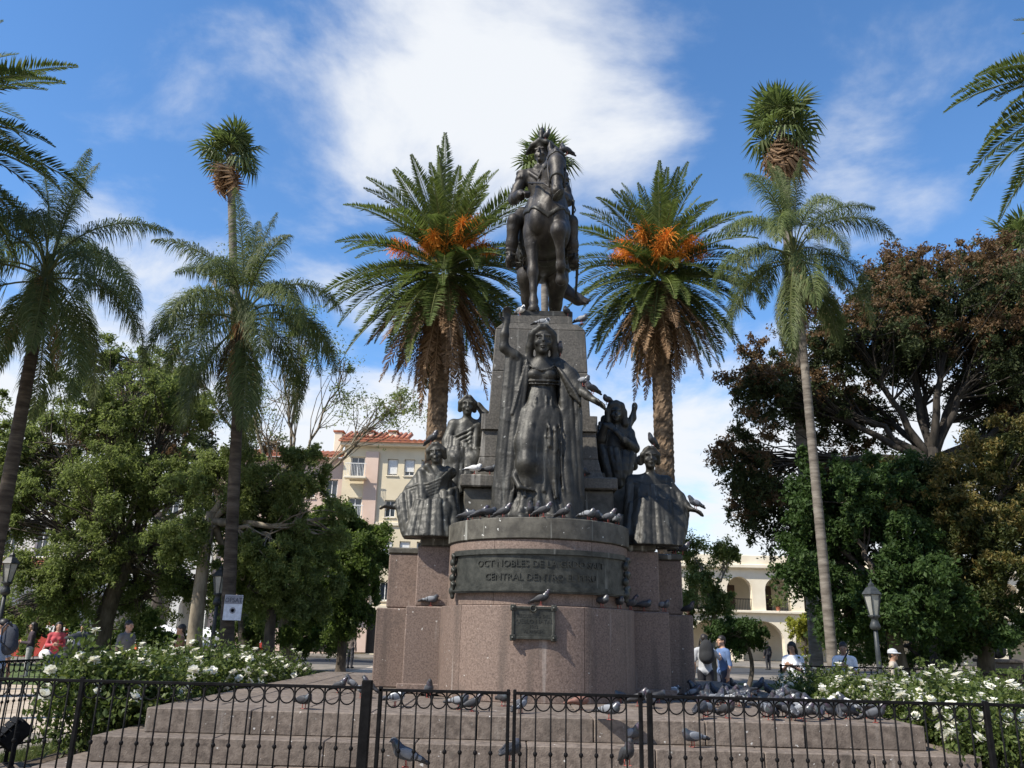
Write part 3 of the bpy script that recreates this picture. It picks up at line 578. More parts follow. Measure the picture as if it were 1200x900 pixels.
def right_front(f):                      # woman in a wide cape, gathered at the breast, one hand held out low
    P, q = head(f, (.0, -.12, 1.00), 1.05, yaw=-.02, pitch=.05, ears=False)
    f.ell(P(0, .03, .05), (.088, .098, .088), .02, q)
    for e in (-1, 1): f.chain([(*P(.02*e, -.05, .10), .028), (*P(.08*e, -.02, .03), .03), (*P(.09*e, .03, -.05), .028)], .015)
    f.ell(P(-.10, .05, -.02), (.045, .05, .06), .015, q)
    f.cap((.01, -.07, .78), (.0, -.11, .94), .052, .046, .03)
    f.ell((0, -.02, .62), (.18, .14, .2), .07); f.cap((-.19, -.02, .74), (.19, -.02, .74), .085, .085, .06)
    for j in range(4): f.chain([(-.24, -.04, .74-.05*j, .026), (-.10, -.15-.01*j, .68-.035*j, .026), (.0, -.19, .66-.015*j, .022), (.10, -.15-.01*j, .67-.03*j, .026), (.25, -.06, .70-.05*j, .026)], .014)
    f.chain([(.20, -.03, .72, .07), (.33, -.10, .56, .056), (.375, -.15, .47, .042), (.42, -.20, .42, .028)], .03)
    hand(f, (.42, -.20, .42), (.85, -.2, -.35), (-.1, -.2, -1), .95, .35, .013, 1)
    f.chain([(-.08, -.02, .32, .17), (-.12, -.20, .28, .11), (-.14, -.24, .0, .11)], .08); f.chain([(.10, -.02, .32, .17), (.12, -.20, .30, .11), (.14, -.25, .0, .11)], .08)
    folds(f, [(-.24, -.16, .46), (-.08, -.25, .50), (.08, -.26, .50), (.30, -.17, .46)], [(-.32, -.24, .0), (-.12, -.36, .0), (.10, -.38, .0), (.26, -.30, -.02)], 12, .034, .050, .022, .006, 55)
    f.chain([(0, -.20, .66, .022), (.0, -.27, .4, .03), (.0, -.34, .0, .04)], .012); f.chain([(.03, -.20, .66, .018), (.05, -.28, .4, .026), (.07, -.34, .0, .035)], .012)
    folds(f, [(-.26, -.04, .70), (-.10, -.17, .62), (.10, -.18, .60)], [(-.32, -.14, .0), (-.16, -.34, .0), (.10, -.36, .0)], 8, .036, .046, .022, .006, 51)
    folds(f, [(.12, -.17, .60), (.24, -.08, .66), (.385, -.15, .44)], [(.10, -.36, .0), (.18, -.32, -.02), (.26, -.24, -.02)], 8, .034, .042, .024, .006, 52, mid=(.05, -.03, 0))
    folds(f, [(-.24, .05, .7), (.0, .07, .72), (.30, .0, .5)], [(-.32, .06, 0), (0, .08, 0), (.26, .02, .0)], 9, .06, .07, .05, 0, 53)
b0 = at(507, 634, 13.35); b1 = at(545, 550, 14.2); b2 = at(722, 562, 14.1); b3 = at(762, 634, 13.45)
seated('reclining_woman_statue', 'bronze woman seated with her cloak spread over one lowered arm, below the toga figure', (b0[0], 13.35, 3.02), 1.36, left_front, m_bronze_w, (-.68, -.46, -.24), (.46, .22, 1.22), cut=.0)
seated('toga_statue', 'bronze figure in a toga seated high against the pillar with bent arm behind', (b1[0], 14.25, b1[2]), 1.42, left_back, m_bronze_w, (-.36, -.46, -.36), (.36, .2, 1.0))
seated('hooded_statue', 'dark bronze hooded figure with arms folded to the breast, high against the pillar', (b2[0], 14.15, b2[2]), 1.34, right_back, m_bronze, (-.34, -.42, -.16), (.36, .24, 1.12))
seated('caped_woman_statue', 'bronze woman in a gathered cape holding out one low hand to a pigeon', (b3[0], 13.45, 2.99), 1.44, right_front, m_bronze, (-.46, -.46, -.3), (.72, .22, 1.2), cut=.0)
# ------------------------------------------------------------------ pedestal
PZ = 0.75                                # platform level
def arc(R_, sag_y, a0, a1, n=36):
    a = np.linspace(a0, a1, n); return np.stack([AX+R_*np.sin(a), sag_y-R_*np.cos(a)], 1)
ped = thing('monument_pedestal', 'stepped pink granite pedestal with rounded front and tall tapering dark pillar', 'pedestal', (AX, 14.6, PZ))
YC = 13.05                               # centre of the round front
def drum(R_, z0, z1, name, mat, back=13.4, n=120, parent=ped, b=.012):
    def out(r, yb): 
        a = arc(r, YC, -pi/2*.98, pi/2*.98, n); return np.concatenate([a, [[AX+r, yb], [AX-r, yb]]])
    rows = [(R_-b, z0), (R_, z0+b), (R_, z1-b), (R_-b, z1)]
    V = np.concatenate([np.c_[out(r, back), np.full(n+2, z)] for r, z in rows]); m = n+2; j = np.arange(m); k = (j+1) % m
    Fq = np.concatenate([np.stack([i*m+j, i*m+k, (i+1)*m+k, (i+1)*m+j], 1) for i in range(3)])
    return part(name, (V, [Fq, np.array([j[::-1]]), np.array([3*m+j])]), mat, parent)
def drum_blocks(R_, z0, z1, cuts, b=.010):
    for a0, a1 in zip(cuts[:-1], cuts[1:]):
        n = 40; e = .0035/R_; a = np.linspace(a0+e, a1-e, n); rows = [(.5, z0), (R_-b, z0), (R_, z0+b), (R_, z1-b), (R_-b, z1), (.5, z1)]
        V = np.concatenate([np.stack([AX+r*np.sin(a), YC-r*np.cos(a), np.full(n, z)], 1) for r, z in rows]); j = np.arange(n-1)
        Fq = np.concatenate([np.stack([i*n+j, i*n+j+1, (i+1)*n+j+1, (i+1)*n+j], 1) for i in range(5)]+[np.stack([5*n+j, 5*n+j+1, j+1, j], 1)])
        part('drum_block', (V, [Fq, np.array([[i*n for i in range(6)], [i*n+n-1 for i in range(5, -1, -1)]])]), m_granite, ped)
drum_blocks(1.46, PZ, 1.995, [-1.56, -.86, .42, 1.0, 1.56]); drum_blocks(1.37, 1.998, 2.90, [-1.56, -.5, .55, 1.56])
drum(1.40, 2.903, 3.20, 'drum_slab', m_slab)
def blk(name, x0, x1, y0, y1, z0, z1, mat, b=.02, parent=ped): return part(name, cbox(AX+x0, AX+x1, y0, y1, z0, z1, b), mat, parent)
for e in (-1, 1):
    X = lambda a, c: (a, c) if e > 0 else (-c, -a)
    blk('wing_block', *X(1.2, 1.99), 12.96, 15.9, PZ, 1.995, m_granite); blk('wing_block', *X(1.2, 1.87), 13.06, 15.9, 1.998, 2.90, m_granite)
    blk('wing_slab', *X(1.0, 1.84), 13.09, 15.9, 2.903, 3.185, m_slab)
    blk('wing_block', *X(1.75, 2.62), 14.2, 15.9, PZ, 1.992, m_granite); blk('wing_block', *X(1.75, 2.48), 14.3, 15.9, 1.996, 2.88, m_granite)
    blk('wing_slab', *X(1.845, 2.50), 14.28, 15.9, 2.884, 2.99, m_slab)
    # long base course under the wings
    blk('base_course', *X(1.2, 2.06), 12.90, 12.958, PZ, PZ+.14, m_granite, .01)
    # seats for the side figures
    blk('figure_seat', *X(.9, 1.75), 13.28, 15.0, 3.188, 3.50, m_slab); blk('figure_seat', *X(.9, 1.52), 13.85, 15.2, 3.503, 4.28, m_slab)
blk('rear_core', -1.95, 1.95, 15.9, 17.2, PZ, 2.9, m_granite)
blk('plinth', -1.20, 1.20, 13.20, 16.5, 3.2, 3.86, m_slab); blk('plinth_ledge', -1.26, 1.26, 13.10, 16.6, 3.863, 4.06, m_granite_d)
def taper(name, z0, z1, w0, w1, f0, f1, mat, b=.02, yb=16.4):
    V, Fs = cbox(-1, 1, -1, 1, 0, 1, .02); V = V.copy(); t = V[:, 2]
    w = w0+(w1-w0)*t; fr = f0+(f1-f0)*t; x = AX+V[:, 0]*w; y = np.where(V[:, 1] < 0, fr, yb)+(np.sign(V[:, 1])*(abs(V[:, 1])-1))*.4
    return part(name, (np.c_[x, y, z0+(z1-z0)*t], Fs), mat, ped)
for i, (z0_, z1_, w0_, w1_) in enumerate(((4.063, 4.20, 1.065, 1.02), (4.20, 4.40, 1.02, .975), (4.40, 4.86, .975, .945))): taper('pillar_base', z0_+.001, z1_, w0_, w1_, 13.30+.03*i, 13.33+.03*i, m_granite_d)
taper('pillar_band', 4.863, 5.13, .965, .965, 13.34, 13.34, m_granite_d)
for i in range(2):
    za, zb = 5.133+i*.775, 5.13+(i+1)*.775; w = lambda z: .85-(z-5.13)*.048; g = lambda z: 13.40+(z-5.13)*.02
    taper('pillar_stone', za, zb, w(za), w(zb), g(za), g(zb), m_granite_d, .01)
taper('pillar_shoulder', 6.683, 6.80, .772, .64, 13.43, 13.45, m_granite_d); taper('pillar_cap', 6.803, 6.95, .56, .555, 13.46, 13.46, m_granite_d)
# bronze band round the drum with raised lettering
band = thing('bronze_inscription_band', 'curved dark bronze band with two lines of raised letters and scrolled ends', 'plaque', (AX, 11.6, 2.35))
RB = 1.43
A0, A1 = -1.02, 1.02
def ring_strip(r, z0, z1, a0=A0, a1=A1, n=48, th=.05):
    a = np.linspace(a0, a1, n); rows = [(r-th, z0), (r, z0), (r, z1), (r-th, z1)]
    V = np.concatenate([np.stack([AX+q*np.sin(a), YC-q*np.cos(a), np.full(n, z)], 1) for q, z in rows]); Fl = []
    for i in range(4):
        k = (i+1) % 4; j = np.arange(n-1); Fl.append(np.stack([i*n+j, i*n+j+1, k*n+j+1, k*n+j], 1))
    return V, [np.concatenate(Fl), np.array([[0, n, 2*n, 3*n], [4*n-1, 3*n-1, 2*n-1, n-1]])]
m_bplq = M('bronze_plaque', [(.022, .023, .019), (.042, .043, .036), (.062, .062, .052)], scale=9, rough=.5, metal=.4, bump=.15, bscale=50, streak=(.35, 9, .66, (.3, .3, .27)))
m_blet = M('bronze_letter', [(.030, .031, .026), (.055, .055, .047)], scale=9, rough=.45, metal=.4)
part('panel', ring_strip(RB, 2.25, 2.69), m_bplq, band); part('rim', ring_strip(RB+.035, 2.685, 2.755, th=.10), m_bplq, band, smooth=False); part('rim', ring_strip(RB+.028, 2.165, 2.255, th=.10), m_bplq, band)
part('rim_bead', ring_strip(RB+.045, 2.185, 2.205, th=.02), m_bplq, band)
for e in (-1, 1):
    f = SDF((-.16, -.12, -.36), (.16, .12, .36), .013)
    for z, r in ((.26, .05), (.17, .06), (.06, .055), (-.05, .06), (-.15, .05), (-.23, .065), (-.31, .04)): f.ell((.02*sin(z*30), -.02, z), (r, r*.8, r), .02)
    for z in (.2, 0, -.2): f.chain([(.05, -.03, z, .02), (.07, -.05, z+.05, .02), (.03, -.06, z+.08, .018), (.0, -.05, z+.04, .016)], .01)
    V, Fq = f.mesh(); a = 1.045*e; V = rotz(V, a)+np.array([AX+RB*sin(a), YC-RB*cos(a), 2.43]); part('scroll_end', (V, Fq), m_bplq, band, smooth=True)
def text_mesh(s, size, ext=.004, align='CENTER'):
    cu = bpy.data.curves.new('lettering', 'FONT'); cu.body = s; cu.size = size; cu.align_x = align; cu.align_y = 'CENTER'; cu.extrude = ext; cu.resolution_u = 2
    o = bpy.data.objects.new('lettering', cu); C.objects.link(o); bpy.context.view_layer.update()
    me = bpy.data.meshes.new_from_object(o.evaluated_get(bpy.context.evaluated_depsgraph_get())); bpy.data.objects.remove(o)
    V = np.array([v.co[:] for v in me.vertices]); by = {}
    for p in me.polygons: by.setdefault(len(p.vertices), []).append(list(p.vertices))
    return V, [np.array(v) for v in by.values()]
for line, z in (('OCT NOBLES DE LA GRDO SALT', 2.555), ('CENTRAL DENTRO EL PERU', 2.375)):
    V, Fs = text_mesh(line, .128, .010); V[:, 0] *= 1.02; a = V[:, 0]/RB; r = RB+.004+V[:, 2]
    part('lettering', (np.stack([AX+r*np.sin(a), YC-r*np.cos(a), z+V[:, 1]], 1), Fs), m_blet, band)
plq = thing('small_bronze_plaque', 'small square bronze tablet with corner studs and a ring on the drum', 'plaque', (AX, YC-1.47, 1.75))
yq = YC-1.47; pc = at(625, 730, yq); x0, z0 = pc[0], pc[2]
pl = part('plate', cbox(x0-.27, x0+.27, yq-.03, yq+.01, z0-.19, z0+.19, .008), m_bplq, plq)
for sx in (-1, 1):
    b = MB(); b.add(cbox(x0+sx*.275-.018, x0+sx*.275+.018, yq-.045, yq+.02, z0-.17, z0+.17, .006)); part('rim', b.get(), m_bplq, plq)
    b = MB(); b.add(cbox(x0-.25, x0+.25, yq-.045, yq+.02, z0+sx*.195-.018, z0+sx*.195+.018, .006)); part('rim', b.get(), m_bplq, plq)
    for sz in (-1, 1):
        b = MB(); b.add(cbox(x0+sx*.275-.04, x0+sx*.275+.04, yq-.055, yq+.035, z0+sz*.195-.04, z0+sz*.195+.04, .01)); V, Fs = lathe([(.004, .03), (.018, .022), (.024, 0)][::-1], 10)
        b.add((np.stack([V[:, 0]+x0+sx*.275, -V[:, 2]+yq-.053, V[:, 1]+z0+sz*.195], 1), Fs)); part('stud', b.get(), m_bplq, plq, smooth=False)
part('ring', tube([(x0-.005+.04*cos(a), yq-.05, z0+.185+.04*sin(a)) for a in np.linspace(0, 2*pi, 17)], .012, 6), m_bplq, plq, smooth=True)
for line, dz, sz in (('RECUERDO DEL', .09, .062), ('PUEBLO NATAL', .02, .075), ('1913', -.05, .062), ('AL PROCER', -.11, .05)):
    V, Fs = text_mesh(line, sz, .005); part('lettering', (np.stack([V[:, 0]+x0, -V[:, 2]+yq-.031, V[:, 1]+z0+dz], 1), Fs), m_blet, pl)
# ------------------------------------------------------------------ stepped stone platform: every block its own piece
stp = thing('stone_steps', 'broad stepped stone platform of pale blocks under the monument', 'steps', (AX, 14, 0))
X0, X1, Y0, Y1 = -3.92, 4.62, 9.75, 19.2
def course(x0, x1, y0, y1, z0, z1, seed, L=1.15, dep=.62):
    g = random.Random(seed)
    def runs(a, b):
        n = max(1, round((b-a)/L)); c = [a+(b-a)*i/n+(g.uniform(-.12, .12) if 0 < i < n else 0) for i in range(n+1)]; return list(zip(c[:-1], c[1:]))
    J = .005
    for a, b in runs(x0, x1):            # front row
        part('stone_block', cbox(a+J, b-J, y0+g.uniform(-.004, .006), y0+dep, z0, z1+g.uniform(-.004, .003), .009), m_step, stp)
    for a, b in runs(y0+dep, y1):        # side rows
        part('stone_block', cbox(x0+g.uniform(-.004, .005), x0+dep-J, a+J, b-J, z0, z1+g.uniform(-.004, .003), .009), m_step, stp)
        part('stone_block', cbox(x1-dep+J, x1+g.uniform(-.005, .004), a+J, b-J, z0, z1+g.uniform(-.004, .003), .009), m_step, stp)
course(X0-.76, X1+.76, Y0-.76, Y1+.7, 0.0, .25, 1); course(X0-.38, X1+.38, Y0-.38, Y1+.35, .252, .50, 2); course(X0, X1, Y0, Y1, .502, .75, 3)
g = random.Random(9); ny, nx = 8, 7
ys = np.linspace(Y0+.622, Y1, ny+1); xs = np.linspace(X0+.622, X1-.622, nx+1)
for i in range(nx):
    for j in range(ny):
        if 2 <= i <= 4 and 2 <= j <= 5: continue
        part('paving_slab', cbox(xs[i]+.005, xs[i+1]-.005, ys[j]+.005, ys[j+1]-.005, .62, .75+g.uniform(-.004, .003), .010), m_step, stp)
part('core', box(X0+.3, X1-.3, Y0+.3, Y1-.1, .05, .64), m_soil, stp)
# ------------------------------------------------------------------ ground, lawns, beds
gm = M('plaza_ground', [(.10, .088, .072), (.17, .15, .125), (.24, .21, .175)], scale=.8, rough=.9, bump=.25, bscale=9)
def sheet(name, poly, z, mat, kind='structure'):
    P = np.array([(x, y, z) for x, y in poly], float); o = part(name, (P, np.array([list(range(len(P)))])), mat); tag(o, kind=kind); return o
sheet('ground', [(-900, -300), (900, -300), (900, 1500), (-900, 1500)], 0, gm)
def bed(name, x0, x1, y0, y1, h, mat):
    o = part(name, cbox(x0, x1, y0, y1, -.05, h, .04), mat); tag(o, kind='structure'); return o
bed('rose_bed', -5.42, X0-.80, 9.2, 18.8, .12, m_soil); bed('lawn', -6.05, -5.44, 9.19, 18.8, .06, m_lawn); bed('rose_bed', X1+.80, 8.6, 9.0, 17.4, .12, m_soil)
bed('lawn', -6.05, X0-.80, 7.62, 9.17, .06, m_lawn); bed('lawn', X1+.80, 8.6, 7.62, 8.97, .06, m_lawn)
sheet('path', [(-40, 19.1), (-4.8, 19.1), (-4.8, 24), (-40, 24)], .006, m_stonepath); sheet('path', [(-6.5, 24), (-1, 24), (-1, 60), (-6.5, 60)], .006, m_stonepath)
sheet('path', [(5.4, 17.5), (40, 17.5), (40, 21), (5.4, 21)], .006, m_stonepath); sheet('path', [(-40, 2), (40, 2), (40, 7.3), (-40, 7.3)], .006, m_stonepath)
bed('lawn', -24, -7.2, 24.2, 36, .05, m_lawn); bed('lawn', 9, 30, 21.2, 34, .05, m_lawn); bed('lawn', -1, 8, 24.2, 38, .05, m_lawn); bed('lawn', -40, -7.4, 7.6, 13.5, .05, m_lawn); sheet('path', [(-40, 13.7), (-6.3, 13.7), (-6.3, 19.08), (-40, 19.08)], .006, m_stonepath); bed('lawn', 8.9, 40, 7.6, 17.2, .05, m_lawn)
# street in front of the buildings
sheet('street', [(-90, 44), (90, 44), (90, 54), (-90, 54)], .004, M('asphalt', [(.035, .035, .036), (.06, .06, .06)], scale=3, rough=.9, bump=.2, bscale=40))
bed('pavement', -90, 90, 54, 59.5, .13, gm)
# grass blades on the near lawns
def blades(name, x0, x1, y0, y1, n, z, h):
    x = rng.uniform(x0, x1, n); y = rng.uniform(y0, y1, n); a = rng.uniform(0, 2*pi, n); hh = h*rng.uniform(.5, 1.3, n); w = .004
    b = np.stack([x, y, np.full(n, z)], 1); d = np.stack([np.cos(a), np.sin(a), np.zeros(n)], 1); l = np.stack([-np.sin(a), np.cos(a), np.zeros(n)], 1)*rng.uniform(.01, .05, n)[:, None]
    V = np.stack([b-d*w, b+d*w, b+l+np.array([0, 0, 1])*hh[:, None]], 1).reshape(-1, 3)
    o = obj(name, mesh_data(name, V, np.arange(3*n).reshape(-1, 3), m_blade, attr=np.repeat(rng.uniform(0, 1, n), 3))); tag(o, 'short rough grass behind the iron fence', 'grass', kind='stuff')
m_blade = LEAF('grass_blade', [(.05, .075, .02), (.09, .12, .03), (.15, .15, .06)], .3)
blades('grass', -6.0, -5.42, 8.2, 14.5, 22000, .06, .08); blades('grass', X1+.85, 8.5, 7.65, 9.0, 14000, .06, .08)
# ------------------------------------------------------------------ palms
m_canary = LEAF('date_palm_leaf', [(.045, .066, .018), (.092, .122, .034), (.175, .192, .072)], .30, .42, rnd=.3)
m_cdead = LEAF('dead_palm_leaf', [(.11, .066, .036), (.23, .145, .082), (.36, .245, .15)], .25, .8, rnd=.3)
m_queen = LEAF('queen_palm_leaf', [(.055, .075, .026), (.105, .135, .048), (.19, .205, .09)], .38, .55, rnd=.2)
m_fan = LEAF('fan_palm_leaf', [(.05, .07, .02), (.095, .125, .04), (.17, .19, .075)], .34, .5, rnd=.2)
m_fruit = LEAF('date_stalk', [(.58, .22, .03), (.78, .35, .05), (.66, .26, .04)], .25, .5, rnd=.15)
m_spathe = LEAF('spathe', [(.30, .16, .07), (.45, .27, .12)], .15, .7)
m_ptrunk = M('palm_trunk', [(.055, .036, .022), (.13, .088, .055), (.22, .155, .10)], scale=3, rough=.95, bump=1.0, bscale=14, stretch=(1, 1, 1.6))
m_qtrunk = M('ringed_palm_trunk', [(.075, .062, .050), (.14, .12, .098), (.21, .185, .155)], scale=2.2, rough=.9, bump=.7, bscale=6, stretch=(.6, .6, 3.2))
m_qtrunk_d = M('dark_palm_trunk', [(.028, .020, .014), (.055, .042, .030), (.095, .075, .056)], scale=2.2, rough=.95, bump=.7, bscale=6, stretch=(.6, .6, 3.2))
def curve_dir(L, e0, e1, n=16, pw=1.3):   # rachis in the XZ plane, elevation e0 at the base bending to e1 at the tip
    t = np.linspace(0, 1, n); e = e0+(e1-e0)*t**pw; d = np.stack([np.cos(e), np.zeros(n), np.sin(e)], 1)
    P = np.concatenate([[np.zeros(3)], np.cumsum((d[:-1]+d[1:])/2*L/(n-1), 0)]); return t, P, d
def samp(t, P, q): return np.stack([np.interp(q, t, P[:, i]) for i in range(3)], 1)
def date_frond(L, e0, e1, nl=64, ll=.58, v=.38, fwd=.62, seed=0, w=.030, dead=0):
    g = np.random.default_rng(seed); t, P, d = curve_dir(L, e0, e1)
    b = MB(); b.add(tube(P, np.linspace(.045, .008, len(P)), 4, False), .95)
    q = np.linspace(.10, .995, nl); c = samp(t, P, q); T = samp(t, d, q); T /= np.linalg.norm(T, axis=1)[:, None]
    U = np.stack([-T[:, 2], np.zeros(nl), T[:, 0]], 1); prof = ll*np.minimum(1, .35+q*2.4)*np.clip((1.06-q)*2.6, .12, 1)
    for sd in (-1, 1):
        D = T*fwd+np.array([0, 1, 0])*sd*(.80-.35*dead)+U*v*(1-1.2*dead)+g.normal(0, .09+.1*dead, (nl, 3)); D /= np.linalg.norm(D, axis=1)[:, None]
        l = prof*g.uniform(.85, 1.12, nl); tip = c+D*l[:, None]-np.array([0, 0, .05])*l[:, None]*1.4
        S_ = np.cross(D, U); S_ /= np.linalg.norm(S_, axis=1)[:, None]; m = c+D*(l*.42)[:, None]
        V = np.stack([c, m+S_*w, tip, m-S_*w], 1).reshape(-1, 3); b.add((V, np.arange(4*nl).reshape(-1, 4)))
        b.A[-1] = np.repeat(np.clip(g.normal(.42, .2, nl), 0, 1), 4)
    return mesh_data('frond', *b.get(), m_cdead if dead else m_canary, attr=b.attr())
CF = [(R(e0), R(e1)) for e0, e1 in ((86, 74), (78, 52), (68, 32), (57, 12), (45, -8), (32, -25), (18, -42), (2, -52), (-14, -58), (-30, -62), (-40, -68))]
date_var = [[date_frond(1.0*(4.6 if i < 8 else 4.4), a, b, seed=i*3+j, nl=84) for j in range(2)] for i, (a, b) in enumerate(CF)]
date_dead = [date_frond(4.3, R(e), R(e-12), seed=70+i, dead=.6, nl=64, ll=.46, w=.026) for i, e in enumerate((-46, -56, -66, -76))]
def fruit_mesh(seed):
    g = np.random.default_rng(seed); b = MB(); t, P, d = curve_dir(1.7, R(42), R(0), 8); b.add(tube(P, np.linspace(.05, .03, 8), 5), .3)
    for i in range(110):
        a = samp(t, P, np.array([g.uniform(.5, 1)]))[0]; v = g.normal(0, 1, 3)+np.array([.9, 0, -.1]); v /= np.linalg.norm(v); L = g.uniform(.3, .7)
        p = bez(a, a+v*L*.6+np.array([0, 0, .06]), a+v*L+np.array([0, 0, -.10]), 4); b.add(tube(p, [.012, .011, .010, .008], 3, False), g.uniform())
        for _ in range(5):
            c = p[g.integers(1, 4)]+g.normal(0, .02, 3); s = g.uniform(.014, .024); b.add((c+np.array([(s, 0, 0), (0, s, 0), (-s, 0, 0), (0, -s, 0), (0, 0, s), (0, 0, -s)]), np.array([(0, 1, 4), (1, 2, 4), (2, 3, 4), (3, 0, 4), (1, 0, 5), (2, 1, 5), (3, 2, 5), (0, 3, 5)])), g.uniform())
    return mesh_data('fruit_cluster', *b.get(), m_fruit, attr=b.attr())
fruit_var = [fruit_mesh(i) for i in range(2)]
def trunk_mesh(base, top, r0, r1, mat, bulge=None, scars=0, name='trunk', nz=60, n=20, bend=0):
    base, top = np.array(base, float), np.array(top, float); t = np.linspace(0, 1, nz)[:, None]
    P = base+(top-base)*t; P[:, 0] += bend*np.sin(t[:, 0]*pi); H = top[2]-base[2]; rad = r0+(r1-r0)*t[:, 0]+r0*.35*np.exp(-t[:, 0]*H/.5)
    if bulge: rad = rad+bulge*np.exp(-((1-t[:, 0])*H/.7)**2)
    V, Fs = tube(P, rad, n)
    if scars:
        th = np.tile(np.arange(n)*2*pi/n, nz); z = np.repeat(t[:, 0]*H, n); C0 = np.repeat(P, n, 0)
        if scars == 1: w = np.abs(np.sin(th*5+z*9))*np.abs(np.sin(th*5-z*9))*.16-.05
        else: w = .05*np.sign(np.sin(z*2*pi/.22))*.5+rng.normal(0, .012, len(th))
        V = C0+(V-C0)*(1+w)[:, None]
    return V, Fs
def canary(px, py, Y, label, k=1.0, n=124, ndead=62, foot=None, fruits=(), r=.42, group='date palms'):
    c = at(px, py, Y); b = atz(*foot, 0.05) if foot else np.array([c[0], Y, 0.0])
    b = np.array([b[0] if foot else c[0], Y, 0.0])
    t = thing('date_palm', label, 'palm', b)
    part('trunk', trunk_mesh(b, c-np.array([0, 0, .3]), r*.95, r, m_ptrunk, .10, 1, nz=150, n=30), m_ptrunk, t, smooth=False)
    g = np.random.default_rng(int(px+5000)); o0 = c-b
    for i in range(n):
        u = (i+.5)/n; j = min(len(CF)-1, int(u**.80*len(CF))); az = i*2.39996+px*.37+g.normal(0, .22)
        z = .55-.95*u; rr = .12+.20*u
        obj('frond', date_var[j][i % 2], t, o0+np.array([rr*cos(az), rr*sin(az), z]), (g.normal(0, .09), g.normal(0, .09), az), k*g.uniform(.82, 1.1))
    for i in range(ndead):
        u = (i+.5)/ndead; az = i*2.39996+g.normal(0, .15); j = int(u*3.99)
        obj('dead_frond', date_dead[j], t, o0+np.array([.36*cos(az), .36*sin(az), -.45-.8*u]), (g.normal(0, .07), g.normal(0, .05), az), k*g.uniform(.72, 1.05))
    for q, (az, dz, s) in enumerate(fruits): obj('fruit_cluster', fruit_var[q % 2], t, o0+np.array([.5*cos(az), .5*sin(az), dz]), (g.normal(0, .15), g.normal(0, .2), az), s*.78)
    return t
fr = [(R(a), g_, s) for a, g_, s in ((-95, .35, 1.1), (-70, .45, 1.2), (-50, .5, 1.2), (-35, .3, 1.0), (-60, .2, .9), (-165, .3, 1.1), (-20, .5, 1.0), (-110, .2, .8), (40, .4, 1), (130, .4, 1), (-80, .05, .9), (-45, .1, .9))]
canary(521, 318, 28, 'date palm with orange fruit stalks leaning one way, on the yellow house side', .93, fruits=fr, r=.34)
fr2 = [(R(a), g_, s) for a, g_, s in ((-140, .3, 1.2), (-115, .45, 1.3), (-90, .5, 1.3), (-65, .45, 1.2), (-40, .3, 1.1), (-20, .3, 1.1), (-165, .25, 1.0), (-100, .15, 1), (-75, .1, 1), (180, .4, 1), (60, .4, 1), (120, .4, 1))]
canary(772, 326, 30, 'date palm with a full ring of orange fruit stalks, beside the ringed queen palm', .84, fruits=fr2, r=.35)
canary(-122, 158, 18, 'date palm mostly out of view, dark fronds reaching past the drooping queen palm', .92, n=100, ndead=40, r=.42)
canary(1330, 100, 18, 'date palm mostly out of view, fronds reaching over the russet tree', .92, n=100, ndead=40, r=.42)
def queen_frond(L, e0, e1, seed, nl=104, ll=.74, dead=False):
    g = np.random.default_rng(seed); t, P, d = curve_dir(L, e0, e1, 18, .95); b = MB(); b.add(tube(P, np.linspace(.035, .006, len(P)), 4, False), .9)
    q = np.linspace(.22, .995, nl); c = samp(t, P, q); T = samp(t, d, q); T /= np.linalg.norm(T, axis=1)[:, None]; U = np.stack([-T[:, 2], np.zeros(nl), T[:, 0]], 1)
    prof = ll*np.minimum(1, .5+q*1.6)*np.clip((1.08-q)*2.2, .2, 1)
    for sd in (-1, -1, 1, 1):
        D = T*.5+np.array([0, 1, 0])*sd*g.uniform(.5, 1, (nl, 1))+U*g.uniform(-.35, .75, (nl, 1))+g.normal(0, .12, (nl, 3)); D /= np.linalg.norm(D, axis=1)[:, None]
        l = prof*g.uniform(.75, 1.15, nl); dn = np.array([0, 0, -1])
        p1 = c+D*(l*.42)[:, None]+dn*(l*.04)[:, None]; p2 = c+D*(l*.70)[:, None]+dn*(l*.30)[:, None]; p3 = c+D*(l*.80)[:, None]+dn*(l*.66)[:, None]
        S_ = np.cross(D, U); S_ /= np.linalg.norm(S_, axis=1)[:, None]; w = .0115
        V = np.stack([c-S_*w*.6, c+S_*w*.6, p1+S_*w, p1-S_*w, p2+S_*w*.8, p2-S_*w*.8, p3], 1).reshape(-1, 3); k = np.arange(nl)*7
        b.add((V, [np.stack([k, k+1, k+2, k+3], 1), np.stack([k+3, k+2, k+4, k+5], 1), np.stack([k+5, k+4, k+6], 1)])); b.A[-1] = np.repeat(np.clip(g.normal(.45, .22, nl), 0, 1), 7)
    return mesh_data('frond', *b.get(), m_cdead if dead else m_queen, attr=b.attr())
QF = [(R(a), R(b)) for a, b in ((88, 66), (78, -20), (68, -66), (56, -84), (40, -89), (20, -89), (-10, -90), (-45, -90))]
queen_var = [[queen_frond(3.9, a, b, 100+i*2+j) for j in range(2)] for i, (a, b) in enumerate(QF)]
queen_dead = queen_frond(2.3, R(-50), R(-90), 140, dead=True, ll=.4, nl=60)
